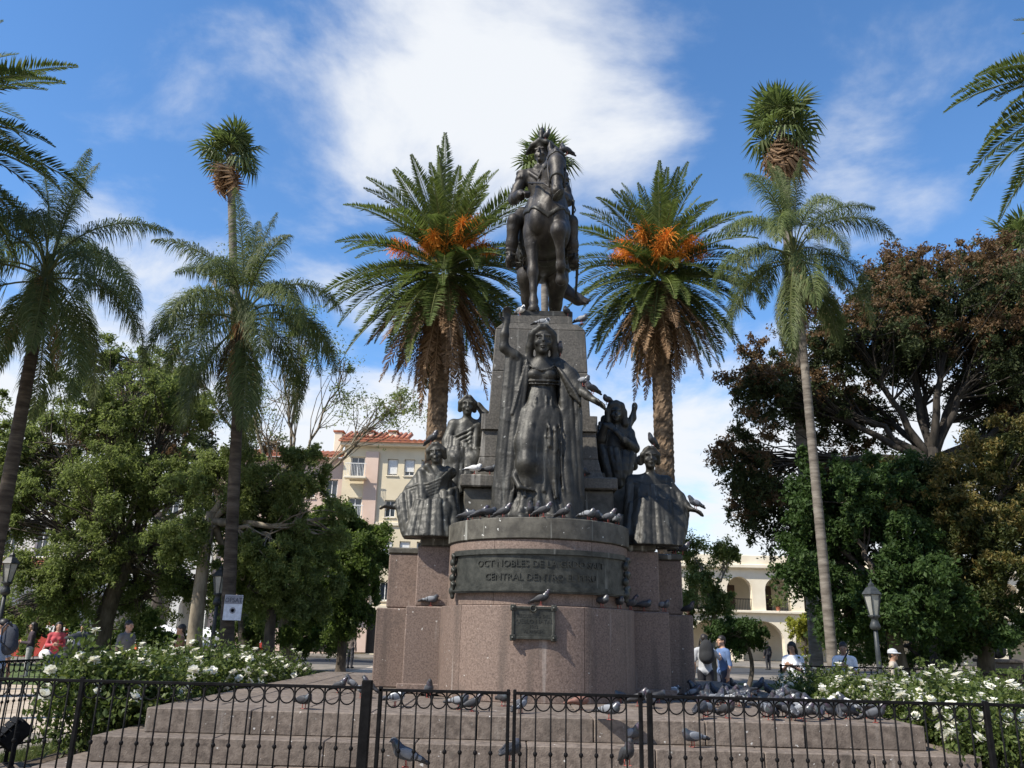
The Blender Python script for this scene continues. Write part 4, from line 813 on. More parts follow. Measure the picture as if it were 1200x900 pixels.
def queen(px, py, Y, foot, label, k=1.0, n=26, r=.21, ndead=4, seed=0, bend=0, tm=None):
    c = at(px, py, Y); b = np.array([at(foot[0], foot[1], Y)[0], Y, 0.0]); t = thing('queen_palm', label, 'palm', b)
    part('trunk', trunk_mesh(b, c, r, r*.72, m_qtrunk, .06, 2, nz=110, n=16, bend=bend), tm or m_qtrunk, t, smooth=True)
    b2 = MB(); b2.add(tube([c+np.array([0, 0, z]) for z in (-.35, 0, .5, 1.0)], [r*.9, r*1.0, r*.75, .05], 10), .8); part('crown_shaft', b2.get(), m_queen, t, attr=b2.attr())
    g = np.random.default_rng(seed+int(px)+999); o0 = c-b
    for i in range(n):
        u = (i+.5)/n; j = min(len(QF)-1, int(u*len(QF))); az = i*2.39996+seed+g.normal(0, .15)
        obj('frond', queen_var[j][i % 2], t, o0+np.array([.10*cos(az), .10*sin(az), .75-.75*u]), (0, g.normal(0, .05), az), k*g.uniform(.88, 1.1))
    for i in range(ndead): obj('dead_frond', queen_dead, t, o0+np.array([0, 0, -.1]), (0, 0, i*2.1+seed), k*g.uniform(.8, 1.1))
    f = b2 = MB()
    for i in range(34):
        v = g.normal(0, 1, 3); v[1] -= .8; v /= np.linalg.norm(v); a = np.array([0, -.12, .1]); p = bez(a, a+v*.25+np.array([0, 0, .1]), a+v*.35+np.array([0, 0, -.55]), 5); f.add(tube(p, .012, 3, False), g.uniform())
    V, Fs = f.get(); part('flower_stalk', (V+c, Fs), m_spathe, t, attr=f.attr())
    return t
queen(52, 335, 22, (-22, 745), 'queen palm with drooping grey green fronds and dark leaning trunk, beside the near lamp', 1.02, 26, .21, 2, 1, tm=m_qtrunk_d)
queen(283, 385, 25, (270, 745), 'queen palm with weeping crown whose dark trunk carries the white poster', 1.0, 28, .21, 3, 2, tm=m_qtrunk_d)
queen(932, 312, 23.4, (975, 760), 'queen palm with weeping crown on a tall pale ringed trunk before the russet tree', .82, 26, .15, 5, 3)
def fan_leaf(seed, droop, dead=False):
    g = np.random.default_rng(seed); b = MB(); Lp = .92; n = 26; a = np.linspace(-2.3, 2.3, n); pet = bez((0, 0, 0), (Lp*.6, 0, .03), (Lp, 0, -.05 if not dead else -.02), 5)
    b.add(tube(pet, np.linspace(.034, .018, 5), 4, False), .9); c = pet[-1]
    for i in range(n):
        L = (1.15-.13*abs(a[i]))*g.uniform(.92, 1.06); d = np.array([cos(a[i]), sin(a[i]), .10*(1 if i % 2 else -1)]); s = np.array([-sin(a[i]), cos(a[i]), 0]); w = .062
        m = c+d*L*.6; tip = c+d*L+np.array([0, 0, -droop*L])
        V = np.array([c, m-s*w+np.array([0, 0, -.02]), m+np.array([0, 0, .025]), m+s*w+np.array([0, 0, -.02]), tip]); b.add((V, np.array([(0, 1, 2), (0, 2, 3), (1, 4, 2), (2, 4, 3)])), np.clip(g.normal(.5, .2), 0, 1))
    return mesh_data('fan_leaf', *b.get(), m_cdead if dead else m_fan, attr=b.attr())
fan_var = [fan_leaf(200+i, d) for i, d in enumerate((.15, .34, .6))]; fan_dead = fan_leaf(210, .5, True)
def fan_palm(px, py, Y, label, k=1.0, n=20, nd=8, r=.18, foot=None):
    c = at(px, py, Y); b = np.array([at(foot[0], foot[1], Y)[0] if foot else c[0], Y, 0.0]); t = thing('fan_palm', label, 'palm', b)
    part('trunk', trunk_mesh(b, c, r*1.2, r, m_qtrunk, 0, 2, nz=110, n=14), m_qtrunk, t, smooth=True)
    g = np.random.default_rng(int(px)+77); o0 = c-b
    for i in range(11): obj('fan_leaf', fan_var[i % 2], t, o0+np.array([0, 0, .1]), (g.normal(0, .8), -R(g.uniform(0, 80)), i*2.4), k*g.uniform(.62, .85))
    for i in range(n):
        u = (i+.5)/n; el = R(80-122*u+g.normal(0, 7)); az = i*2.39996+g.normal(0, .3)
        obj('fan_leaf', fan_var[min(2, int(u*3))], t, o0+np.array([0, 0, .35-.5*u]), (g.normal(0, .55), -el, az), k*g.uniform(.85, 1.15))
    for i in range(nd):
        az = i*2.39996; obj('dead_leaf', fan_dead, t, o0+np.array([0, 0, -.2-.06*i]), (g.normal(0, .4), R(g.uniform(60, 82)), az), k*g.uniform(.9, 1.25))
    return t
fan_palm(270, 182, 35, 'slender fan palm rising high behind the queen palm with the poster', .86, foot=(292, 740))
fan_palm(915, 150, 36, 'tallest fan palm rising behind the ringed queen palm, with tan dead leaves', 1.10, foot=(955, 760), nd=12, r=.22)
fan_palm(638, 196, 40, 'fan palm half hidden behind the bronze rider', .94, foot=(640, 745))
fan_palm(1196, 292, 42, 'fan palm peeping over the top of the russet tree', 1.1, foot=(1210, 760))
# ------------------------------------------------------------------ broadleaf trees
m_bark = M('bark', [(.035, .028, .022), (.075, .060, .046), (.12, .10, .08)], scale=5, rough=.95, bump=.9, bscale=16, stretch=(1, 1, .35))
m_bark_p = M('pale_bark', [(.11, .09, .065), (.20, .165, .12), (.28, .24, .18)], scale=4, rough=.95, bump=.6, bscale=14, stretch=(1, 1, .4))
m_bark_d = M('dark_bark', [(.014, .012, .010), (.030, .025, .020), (.05, .042, .034)], scale=5, rough=.95, bump=.9, bscale=16, stretch=(1, 1, .35))
def noise3(P, s, ph):
    x, y, z = (P*s).T; return (np.sin(x*1.7+ph+1.3*np.sin(y*1.1+ph))+np.sin(y*1.9+ph*2+1.2*np.sin(z*1.3))+np.sin(z*2.1+ph*3+1.1*np.sin(x*1.5)))/3
def leaves(P, size, g, up=.5, asp=.42):
    n = len(P); d = g.normal(0, 1, (n, 3)); d[:, 2] -= .25; d /= np.linalg.norm(d, axis=1)[:, None]
    nr = g.normal(0, 1, (n, 3)); nr[:, 2] += up*2; s = np.cross(d, nr); s /= np.linalg.norm(s, axis=1)[:, None]+1e-6; nn = np.cross(s, d)
    L = size*g.uniform(.65, 1.35, n)[:, None]; V = np.stack([P-d*L*.5, P+s*L*asp*.5+nn*L*.08, P+d*L*.5, P-s*L*asp*.5+nn*L*.08], 1).reshape(-1, 3)
    return V
def tree(name, label, foot, Y, clus, mats, nleaf=50000, size=.16, fork=None, r=.3, bark=None, seed=0, gap=.15, spray=.30, tint=None, group=None, twigs=14, limb_r=.11, lean=None, asp=.42, dens=1.0, tw=.18):
    # clus: (px, py, dY, rx_px, ry_px, weight); positions by photo pixel at distance Y+dY
    g = np.random.default_rng(seed+300); bark = bark or m_bark
    b = np.array([at(*foot, Y)[0], Y, 0.0]); t = thing(name, label, 'tree', b, group=group)
    cl = []
    for c in clus:
        p = at(c[0], c[1], Y+c[2]); k = pxm(c[0], c[1], Y+c[2]); cl.append((p, np.array([c[3]*k, max(c[3], c[4])*k*.85, c[4]*k]), c[5] if len(c) > 5 else 1.0))
    fk = at(*fork, Y) if fork else b+(np.mean([c[0] for c in cl], 0)-b)*.45
    mb = MB(); pt = bez(b, (b+fk)/2+np.array([g.normal(0, .25), 0, 0]) if lean is None else (b+fk)/2+np.array(lean), fk, 12); rr = np.linspace(1.0, .62, 12)*r; rr[0] *= 1.35; mb.add(tube(pt, rr, 12))
    rs = spray*1.45; P = []; O = []; K = []                 # crown = many separate leaf clumps with gaps between them
    for (c, rad, w) in cl: K.append(max(6, int(w*dens*3.2*np.prod(rad)**(2/3)/rs**2)))
    per = max(20, int(nleaf/sum(K)))
    for (c, rad, w), kk in zip(cl, K):
        mid = (fk+c)/2+np.array([g.normal(0, .4), g.normal(0, .4), abs(g.normal(0, .5))-.3]); L = bez(fk-(fk-b)*.06, mid, c, 10); L[2:-1] += g.normal(0, .07, (7, 3)); mb.add(tube(L, np.linspace(limb_r*1.25, limb_r*.32, 10), 7))
        v = g.normal(0, 1, (kk*3, 3)); v /= np.linalg.norm(v, axis=1)[:, None]; u = g.uniform(.05, 1, kk*3)**(1/2.0)
        S_ = c+v*rad*(u*(1+.38*noise3(v, 2.6, seed)+g.normal(0, .12, kk*3)))[:, None]; keep = noise3(S_, 1.0, seed+1.7) > (gap*2-1)*.55; keep[:6] = True; S_ = S_[keep][:kk]; u = u[keep][:kk]; v = v[keep][:kk]
        for i in range(twigs):
            a = L[g.integers(4, 10)]; e = S_[g.integers(0, len(S_))]; mb.add(tube(bez(a, (a+e)/2+g.normal(0, tw, 3), e, 5), np.linspace(limb_r*.3, .008, 5), 4, False))
        m_ = len(S_); cs = rs*g.uniform(.5, 1.3, m_); nt = 7                 # every clump: ragged twig sprays around a loose core
        tdir = g.normal(0, 1, (m_, nt, 3))+v[:, None, :]*.9+np.array([0, 0, .15]); tdir /= np.linalg.norm(tdir, axis=2)[:, :, None]
        pick = g.integers(0, nt, (m_, per)); tt = g.uniform(.05, 1, (m_, per, 1))**.75; dd = np.take_along_axis(tdir, pick[:, :, None].repeat(3, 2), 1)
        q = dd*tt*1.35*g.uniform(.6, 1.15, (m_, nt, 1))[np.arange(m_)[:, None], pick]-np.array([0, 0, .35])*tt**2+g.normal(0, .17, (m_, per, 3))
        Q = S_[:, None, :]+q*cs[:, None, None]
        P.append(Q.reshape(-1, 3)); O.append(np.stack([np.repeat(u, per)*.65+.35*np.minimum(1, np.linalg.norm(q, axis=2).ravel()), np.repeat(v[:, 2], per)*.5+q[:, :, 2].ravel()*.5], 1))
    part('trunk', mb.get(), bark, t, smooth=True)
    P = np.concatenate(P); O = np.concatenate(O); V = leaves(P, size, g, asp=asp)
    tv = np.clip(g.normal(.45, .2, len(P)), 0, 1) if tint is None else tint(P, O, g)
    part('crown', (V, np.arange(len(V)).reshape(-1, 4)), mats, t, attr=np.repeat(tv, 4)); return t
m_leaf_light = LEAF('light_foliage', [(.080, .104, .033), (.150, .186, .060), (.255, .285, .120)], .52)
m_leaf_mid = LEAF('mid_foliage', [(.050, .080, .020), (.098, .140, .036), (.165, .21, .065)], .48)
m_leaf_gloss = LEAF('glossy_foliage', [(.020, .040, .011), (.042, .076, .020), (.08, .120, .036)], .34, .6)
m_leaf_gold = LEAF('golden_foliage', [(.03, .045, .014), (.08, .085, .025), (.19, .14, .045)], .30)
m_leaf_rus = LEAF('russet_foliage', [(.034, .050, .020), (.058, .072, .028), (.105, .070, .036), (.165, .100, .052)], .28, .65)
def russet(P, O, g):                      # seed pods on the outer, upper sprays; green leaves inside
    k = (O[:, 0] > .66)*(O[:, 1] > -.22)*(noise3(P, .7, 4.0) > -.35); return np.where(k > 0, g.uniform(.6, 1, len(P)), g.uniform(0, .4, len(P)))
def golden(P, O, g):
    k = (O[:, 0] > .66)*(O[:, 1] > -.2)*(noise3(P, .8, 1.0) > -.25); return np.where(k > 0, g.uniform(.45, 1, len(P)), g.uniform(0, .5, len(P)))
# right side
tree('russet_tree', 'huge spreading tree with russet seed pods over a dark limb framework', (1098, 760), 34,
     [(1120, 345, 0, 105, 46), (1010, 395, 0, 90, 50), (1195, 400, -1, 70, 60), (905, 450, 1, 60, 50), (1075, 410, 2, 100, 42, .8), (870, 540, 0, 42, 50), (905, 595, 1, 58, 46), (960, 480, 2, 60, 50, .7), (1170, 330, 2, 80, 36), (1050, 330, 2, 60, 34), (1150, 450, 3, 70, 40, .5), (1230, 480, 1, 60, 60), (1000, 560, 3, 70, 60, .7), (1020, 480, 3, 60, 40, .45), (1180, 520, 2, 60, 50, .6)],
     m_leaf_rus, 260000, .17, fork=(1092, 525), r=.42, seed=1, gap=.14, spray=.34, tint=russet, limb_r=.15, twigs=60, dens=2.0, bark=m_bark_d, tw=.4)
tree('golden_tree', 'tree with golden brown green foliage hanging before the russet tree', (1150, 765), 26,
     [(1130, 590, 0, 80, 50), (1190, 540, 0, 60, 50), (1085, 640, 0, 55, 50), (1170, 650, -1, 70, 50), (1210, 620, 0, 60, 70), (1060, 570, 1, 50, 40), (1150, 700, 0, 50, 34, .7)],
     m_leaf_gold, 130000, .13, fork=(1150, 640), r=.26, seed=2, gap=.12, spray=.30, tint=golden, dens=1.5)
tree('glossy_tree', 'dense glossy green tree behind the lamp beside the ringed palm', (1060, 765), 25,
     [(990, 590, 0, 55, 55), (1030, 650, 0, 60, 60), (962, 650, 1, 40, 62), (1000, 710, 0, 60, 45), (1080, 700, -1, 55, 45), (955, 600, 1, 30, 40), (1040, 570, 2, 50, 40), (1120, 730, 1, 60, 34)],
     m_leaf_gloss, 130000, .14, fork=(1040, 690), r=.26, seed=3, gap=.17, spray=.30, asp=.55, dens=1.5)
tree('street_tree', 'thin light green tree standing between the pedestal and the arcades', (838, 765), 34,
     [(822, 664, 0, 24, 24), (845, 702, 0, 22, 20, .5), (806, 700, 0, 22, 30), (856, 652, 1, 18, 12, .5)], m_leaf_light, 22000, .13, fork=(838, 712), r=.14, bark=m_bark_p, seed=4, gap=.3, spray=.34, limb_r=.06)
tree('orange_tree', 'round clipped orange tree in front of the low arcade', (873, 768), 30, [(864, 740, 0, 22, 14), (848, 744, 0, 15, 12), (882, 745, 0, 13, 11)], m_leaf_gloss, 20000, .12, fork=(873, 752), r=.09, seed=5, gap=.1, spray=.22, limb_r=.04)
tree('yellowing_tree', 'small yellow green tree against the arcade pier', (945, 768), 44, [(945, 742, 0, 20, 18), (938, 735, 0, 13, 13)], LEAF('yellow_foliage', [(.12, .14, .02), (.25, .26, .04), (.38, .36, .07)], .4), 6000, .15, fork=(945, 752), r=.08, seed=6, spray=.3, limb_r=.04)
tree('yellowing_tree', 'small yellow green tree beside the dark bust on its stone plinth', (1183, 770), 40, [(1183, 745, 0, 20, 15)], m_leaf_light, 5000, .14, fork=(1183, 755), r=.08, seed=7, spray=.3, limb_r=.04)
# left side
tree('sprawling_tree', 'sprawling pale green tree with a thick leaning trunk behind the roses', (120, 760), 30,
     [(60, 520, 0, 75, 65), (130, 480, 1, 65, 50), (30, 610, 0, 60, 55), (110, 590, -1, 70, 60), (190, 560, 0, 55, 55), (70, 670, -1, 60, 45), (160, 650, 0, 50, 45), (200, 470, 2, 50, 45), (0, 540, 0, 50, 70), (220, 630, 1, 40, 40, .7), (150, 420, 3, 60, 30, .6), (20, 720, 0, 40, 26, .7), (175, 700, 1, 44, 30), (60, 705, -1, 46, 30), (240, 690, 2, 30, 36, .7)],
     m_leaf_light, 190000, .13, fork=(150, 660), r=.40, seed=11, gap=.34, spray=.30, twigs=60, limb_r=.11, lean=(-.6, 0, 0), dens=1.3, tw=.4)
tree('far_russet_tree', 'distant tree with reddish brown top glimpsed behind the sprawling tree', (185, 755), 44, [(185, 470, 0, 50, 36), (160, 520, 0, 60, 45), (230, 540, 0, 50, 50), (330, 560, 0, 40, 40, .5)], m_leaf_rus, 30000, .22, fork=(185, 600), r=.35, seed=12, spray=.5, tint=russet)
tree('grey_trunk_tree', 'tree with pale straight trunk and airy crown beside the poster palm', (229, 760), 27,
     [(260, 560, 0, 50, 50), (230, 620, 0, 40, 40), (300, 600, 1, 46, 50), (330, 640, 0, 44, 44), (350, 560, 1, 44, 44, .8), (285, 680, 1, 40, 30, .5), (370, 610, 0, 36, 40, .8)], m_leaf_light, 100000, .12, fork=(248, 600), r=.26, bark=m_bark_p, seed=13, gap=.36, spray=.28, limb_r=.11, lean=(-.15, 0, 0), dens=1.4, twigs=24)
tree('shade_tree', 'dark green tree with a slim straight trunk left of the bushy orange tree', (319, 765), 28, [(320, 640, 0, 44, 40), (345, 690, 0, 44, 34), (300, 690, 1, 40, 30), (370, 650, 1, 40, 44)], m_leaf_light, 64000, .12, fork=(322, 690), r=.22, seed=14, gap=.32, spray=.28, dens=1.4)
tree('bushy_tree', 'bushy bright green orange tree before the yellow house', (400, 768), 32, [(396, 622, 0, 44, 34), (424, 662, 0, 32, 40), (385, 665, 0, 46, 44), (420, 705, 0, 36, 34), (365, 710, 1, 44, 34), (436, 640, 1, 20, 26)], m_leaf_mid, 100000, .13, fork=(400, 700), r=.2, seed=15, gap=.22, spray=.28, asp=.5, dens=1.4)
tree('bare_tree', 'nearly leafless tree with long twisting branches behind the poster palm crown', (345, 760), 33,
     [(440, 490, 0, 40, 24, .6), (400, 440, 0, 34, 40, .6), (250, 320, 0, 40, 36, .5), (330, 430, 0, 50, 50, .6), (200, 400, 1, 40, 40, .5), (370, 380, 0, 30, 40, .5), (470, 470, 0, 26, 20, .5), (300, 480, 0, 50, 40, .7)], m_leaf_light, 11000, .12, fork=(335, 590), r=.24, bark=m_bark_p, seed=16, gap=.45, spray=.5, twigs=26, limb_r=.065, tw=.55)
tree('low_shrub_tree', 'low dark leafy tree at the foot of the thick leaning trunk', (60, 762), 34, [(40, 735, 0, 44, 22), (110, 745, 0, 40, 20), (170, 735, 0, 40, 26), (0, 730, 0, 30, 24)], m_leaf_mid, 26000, .16, fork=(60, 745), r=.12, seed=17, spray=.34, limb_r=.05)
tree('low_shrub_tree', 'low dark leafy tree in the shade behind the slim straight trunk', (340, 765), 36, [(340, 735, 0, 44, 24), (290, 740, 0, 36, 20), (385, 740, 0, 36, 22)], m_leaf_mid, 22000, .16, fork=(340, 748), r=.12, seed=18, spray=.34, limb_r=.05)
tree('low_shrub_tree', 'low dark leafy tree in deep shade under the golden tree', (1100, 768), 38, [(1000, 745, 0, 44, 24), (1060, 735, 0, 60, 36), (1110, 750, 0, 40, 20)], m_leaf_mid, 24000, .17, fork=(1060, 755), r=.12, seed=19, spray=.34, limb_r=.05)
# ------------------------------------------------------------------ rose bushes
m_rleaf = LEAF('rose_leaf', [(.038, .058, .016), (.075, .105, .026), (.15, .17, .05)], .34, .5)
m_petal = LEAF('white_petal', [(.62, .60, .48), (.78, .77, .68), (.84, .83, .78)], .3, .6)
m_stem = flat('rose_stem', (.06, .07, .03))
def rose_meshes(seed):
    g = np.random.default_rng(seed); n = 3200; v = g.normal(0, 1, (n, 3)); v[:, 2] = abs(v[:, 2])*1.0; v /= np.linalg.norm(v, axis=1)[:, None]; u = g.uniform(.15, 1, n)**.5
    P = v*u[:, None]*np.array([.56, .56, .50])*(1+.35*noise3(v, 3, seed)[:, None])+np.array([0, 0, .42]); P[:, 2] += g.normal(0, .05, n)
    low = g.integers(0, n, 800); P[low, 2] *= g.uniform(.15, .8, 800)
    for _ in range(9):
        i0 = g.integers(0, n-60); a0 = P[i0]*np.array([.9, .9, 1]); P[i0:i0+40] = a0+np.stack([g.normal(0, .05, 40), g.normal(0, .05, 40), g.uniform(0, .38, 40)], 1); V = leaves(P, .062, g, asp=.6)
    fol = mesh_data('foliage', V, np.arange(4*n).reshape(-1, 4), m_rleaf, attr=np.repeat(np.clip(g.normal(.45, .22, n), 0, 1), 4))
    b = MB()
    for i in range(16):
        e = P[g.integers(0, n)]; b.add(tube(bez((g.normal(0, .06), g.normal(0, .06), 0), e*np.array([.5, .5, .6]), e, 4), [.012, .009, .007, .005], 4, False))
    return fol, mesh_data('stems', *b.get(), m_stem), P[(u > .7) & (P[:, 2] > .55)]
rose_var = [rose_meshes(400+i) for i in range(4)]
def rose_flower(seed):
    g = np.random.default_rng(seed); b = MB()
    for ring, (n, r, tilt) in enumerate(((4, .020, 1.35), (5, .036, .95), (6, .048, .55), (6, .046, -.05))):
        for i in range(n):
            a = i*2*pi/n+ring*.5+g.normal(0, .1); d = np.array([cos(a), sin(a), 0]); s = np.array([-sin(a), cos(a), 0]); o = d*cos(tilt)+np.array([0, 0, 1])*sin(tilt)
            V = np.array([(0, 0, .0), o*r*.6-s*r*.55, o*r*1.1-s*r*.4, o*r*1.2+d*.008, o*r*1.1+s*r*.4, o*r*.6+s*r*.55]); b.add((V, np.array([(0, 1, 2, 3), (0, 3, 4, 5)])), g.uniform())
    b.add(lathe([(.004, -.05), (.006, -.01), (.012, 0)], 5), 0)
    return mesh_data('flower', *b.get(), m_petal, attr=b.attr())
flower_var = [rose_flower(i) for i in range(3)]
def roses(x0, x1, y0, y1, label, group, dx, dy, seed, dens, zs=1.0):
    g = np.random.default_rng(seed); y = y0
    while y < y1:
        x = x0
        while x < x1:
            k = g.integers(0, 4); fol, stm, tips = rose_var[k]; s = g.uniform(.9, 1.2)*zs*(1.08-.022*(y-10)); p = (x+g.normal(0, .1), y+g.normal(0, .1), .10)
            t = thing('rose_bush', label, 'rose bush', p, g.uniform(0, 6.28), group); obj('foliage', fol, t, scale=s); obj('stems', stm, t, scale=s)
            for i in range(g.poisson(dens*1.25)):
                q = tips[g.integers(0, len(tips))]*s*np.array([1.03, 1.03, 1.04]); d = q-np.array([0, 0, .35]); obj('flower', flower_var[i % 3], t, q, (-math.atan2(d[1], max(.2, d[2]))*.7, math.atan2(d[0], max(.2, d[2]))*.7, g.uniform(0, 6)), g.uniform(.8, 1.35))
            x += dx*g.uniform(.85, 1.15)
        y += dy
roses(-4.98, X0-.45, 10.75, 18.6, 'leafy white rose bush in the bed beside the poster palm end of the steps', 'white roses in the bed facing the yellow house', .44, .66, 1, 17, 1.02)
roses(X1+.70, 7.9, 10.0, 17.2, 'leafy white rose bush in the bed beside the crowded pigeon end of the steps', 'white roses in the bed facing the arcades', .66, .72, 2, 20, .90)
# ------------------------------------------------------------------ iron fences
def fence_run(label, A, B, posts, H=1.15, sp=.127, joined=False, gate=None, group=None, name='iron_fence'):
    A, B = np.array(A, float), np.array(B, float); L = np.linalg.norm(B-A); d = (B-A)/L; az = math.atan2(d[1], d[0])
    t = thing(name, label, 'fence', (*A, 0), az, group)
    rail = lambda z, w, h, a=0, b=L: cbox(a, b, -w/2, w/2, z-h/2, z+h/2, .003)
    for z, w, h in ((H, .034, .024), (.14, .03, .02)): obj('rail', mesh_data('rail', *rail(z, w, h), m_iron), t)
    b = MB(); b.add(tube([(0, 0, .08), (0, 0, H-.01)], .0075, 6)); b.add(lathe([(.004, -.022), (.015, -.012), (.019, 0), (.015, .012), (.004, .022)], 8, (0, 0, H*.585)))
    b.add(lathe([(.004, -.012), (.012, -.005), (.012, .005), (.004, .012)], 6, (0, 0, H*.30)))
    bar = mesh_data('bar', *b.get(), m_iron, True); r = sp/2-.004
    ring = mesh_data('ring', *tube([(r*cos(a), 0, H-.012-r*1.05+r*1.05*sin(a)) for a in np.linspace(0, 2*pi, 21)], .0062, 5, False), m_iron, True)
    n = int(L/sp); keep = [i for i in range(n) if all(abs((i+.5)*sp-p) > .05 for p, _ in posts)]
    if joined:
        m1, m2 = MB(), MB(); Vb, Fb = b.get(); Vr, Fr = tube([(r*cos(a), 0, H-.012-r*1.05+r*1.05*sin(a)) for a in np.linspace(0, 2*pi, 13)], .0062, 4, False)
        for i in keep: m1.add((Vb+np.array([(i+.5)*sp, 0, 0]), Fb)); m2.add((Vr+np.array([(i+1)*sp, 0, 0]), Fr))
        tag(obj('bars', mesh_data('bars', *m1.get(), m_iron, True), t), kind='stuff'); tag(obj('rings', mesh_data('rings', *m2.get(), m_iron, True), t), kind='stuff')
    else:
        for i in keep: obj('bar', bar, t, ((i+.5)*sp, 0, 0))
        for i in range(n-1): 
            if all(abs((i+1)*sp-p) > .06 for p, _ in posts): obj('ring', ring, t, ((i+1)*sp, 0, 0))
    for p, w in posts:
        obj('post', mesh_data('post', *cbox(p-w/2, p+w/2, -w/2, w/2, 0, H+(.06 if w > .06 else .03), .006), m_iron), t)
    return t
FY = 7.45; fx = lambda px, py: atz(px, py, 1.15)[0]*FY/atz(px, py, 1.15)[1]
p97, p435, p447, p600, p757, p1157 = fx(97, 799), fx(433, 808), fx(446, 808), fx(600, 811), fx(757, 815), fx(1155, 821)
XL = -6.15
fence_run('black iron fence with ring frieze before the floodlight, ending at the thick gate post', (XL, FY), (p435-.02, FY), [(p97-XL, .036), (p435-XL-.02, .085)])
fence_run('black iron gate leaf hinged on the thick post, with ring frieze', (p447-.01, FY+.0), (p600-.012, FY), [(.012, .034), (p600-p447-.02, .03)], H=1.135, name='iron_gate')
fence_run('black iron gate leaf without the thick post, with ring frieze', (p600+.012, FY), (p757-.02, FY), [(.012, .03), (p757-p600-.06, .034)], H=1.135, name='iron_gate')
fence_run('black iron fence with ring frieze before the crowd of pigeons on the steps', (p757, FY+.01), (8.75, FY+.01), [(.03, .045), (p1157-p757, .045), (8.75-p757-.03, .05)], H=1.135)
fence_run('black iron side fence running back along the rose bed towards the paved path', (XL, FY+.06), (XL, 18.9), [(.03, .04)]+[(2.4*i, .04) for i in range(1, 5)], joined=True)
fence_run('black iron side fence running back past the roses towards the arcades', (8.75, FY+.06), (8.75, 17.5), [(.03, .04)]+[(2.4*i, .04) for i in range(1, 5)], joined=True)
fence_run('black iron back fence behind the roses by the yellow house side', (XL+.05, 18.95), (X0-.9, 18.95), [(.03, .04)], joined=True)
fence_run('black iron back fence behind the roses by the white shirted people', (X1+.9, 17.55), (8.7, 17.55), [(.03, .04)], joined=True)
# ------------------------------------------------------------------ floodlights in the grass
def floodlight(p, rz, label):
    t = thing('floodlight', label, 'floodlight', p, rz)
    b = MB(); b.add(cbox(-.19, .19, -.09, .09, -.15, .15, .02)); V, Fs = b.get(); c, s = cos(-.75), sin(-.75); V = np.stack([V[:, 0], V[:, 1]*c-V[:, 2]*s, V[:, 1]*s+V[:, 2]*c+.36], 1)
    obj('housing', mesh_data('housing', V, Fs, m_iron), t)
    for i in range(4):
        V, Fs = cbox(-.19, .19, -.005, .005, -.03, .03, .002); V = V+np.array([0, -.11, -.10+i*.065]); V = np.stack([V[:, 0], V[:, 1]*c-V[:, 2]*s, V[:, 1]*s+V[:, 2]*c+.36], 1); obj('cooling_fin', mesh_data('cooling_fin', V, Fs, m_iron), t)
    for e in (-1, 1): obj('bracket', mesh_data('bracket', *cbox(.20*e-.008, .20*e+.008, -.02, .02, .06, .40, .003), m_iron), t)
    obj('bracket_base', mesh_data('bracket_base', *cbox(-.22, .22, -.03, .03, .045, .06, .003), m_iron), t)
    obj('footing', mesh_data('footing', *cbox(-.26, .26, -.2, .2, -.02, .045, .02), m_step), t)
floodlight((-5.32, 9.75, .09), R(-52), 'black floodlight tilted up on a stone footing beside the rose bed at the side fence')
q = atz(1197, 898, .08); floodlight((q[0]+.15, q[1], .06), R(60), 'black floodlight on a footing among grass by the end of the steps')
# ------------------------------------------------------------------ street lamps
m_lglass = M('lamp_glass', [(.22, .22, .20), (.34, .34, .31)], scale=4, rough=.25, spec=.6)
def lamp(px, py_top, Y, label, H=None):
    top = at(px, py_top, Y); H = top[2]; t = thing('street_lamp', label, 'street lamp', (top[0], Y, 0)); gr = m_lampiron
    zb = H-.96
    obj('post', mesh_data('post', *lathe([(.17, 0), (.17, .12), (.14, .16), (.14, .55), (.11, .62), (.07, .75), (.058, zb*.6), (.05, zb-.12)], 16), gr, True), t)
    obj('collar', mesh_data('collar', *lathe([(.066, zb-.30), (.12, zb-.26), (.13, zb-.20), (.10, zb-.12), (.075, zb-.04), (.10, zb), (.14, zb+.03)], 16), gr, True), t)
    w0, w1, z0, z1 = .115, .215, zb+.06, zb+.56
    a = np.arange(6)*pi/3
    for i in range(6):
        p = lambda w, z, k: np.array([w*cos(a[k % 6]), w*sin(a[k % 6]), z]); V = np.array([p(w0*.96, z0, i), p(w0*.96, z0, i+1), p(w1*.96, z1, i+1), p(w1*.96, z1, i)]); o = V.mean(0); o[2] = 0; o = o/np.linalg.norm(o)*.006
        obj('pane', mesh_data('pane', np.concatenate([V, V-o]), np.array([(0, 1, 2, 3), (7, 6, 5, 4), (0, 4, 5, 1), (1, 5, 6, 2), (2, 6, 7, 3), (3, 7, 4, 0)]), m_lglass), t)
        obj('frame_bar', mesh_data('frame_bar', *tube([p(w0, z0, i), p(w1, z1, i)], .014, 5), gr), t)
    obj('lantern_base', mesh_data('lantern_base', *lathe([(.10, zb+.02), (.16, zb+.04), (.155, zb+.065), (.05, zb+.066)], 6), gr), t)
    obj('lantern_roof', mesh_data('lantern_roof', *lathe([(.235, z1-.005), (.26, z1+.01), (.235, z1+.05), (.14, z1+.17), (.08, z1+.20), (.08, z1+.25), (.04, z1+.30), (.015, z1+.33), (.02, z1+.36), (.004, z1+.40)], 6), gr), t)
m_lampiron = M('lamp_iron', [(.012, .013, .014), (.03, .032, .034)], scale=10, rough=.5)
lamp(16, 644, 24, 'black street lamp beside the drooping queen palm trunk'); lamp(260, 660, 26, 'black street lamp standing against the poster palm trunk')
m_lampiron = M('lamp_iron_grey', [(.022, .026, .028), (.042, .048, .05)], scale=10, rough=.5)
lamp(1020, 678, 21.5, 'grey street lamp before the glossy green tree')
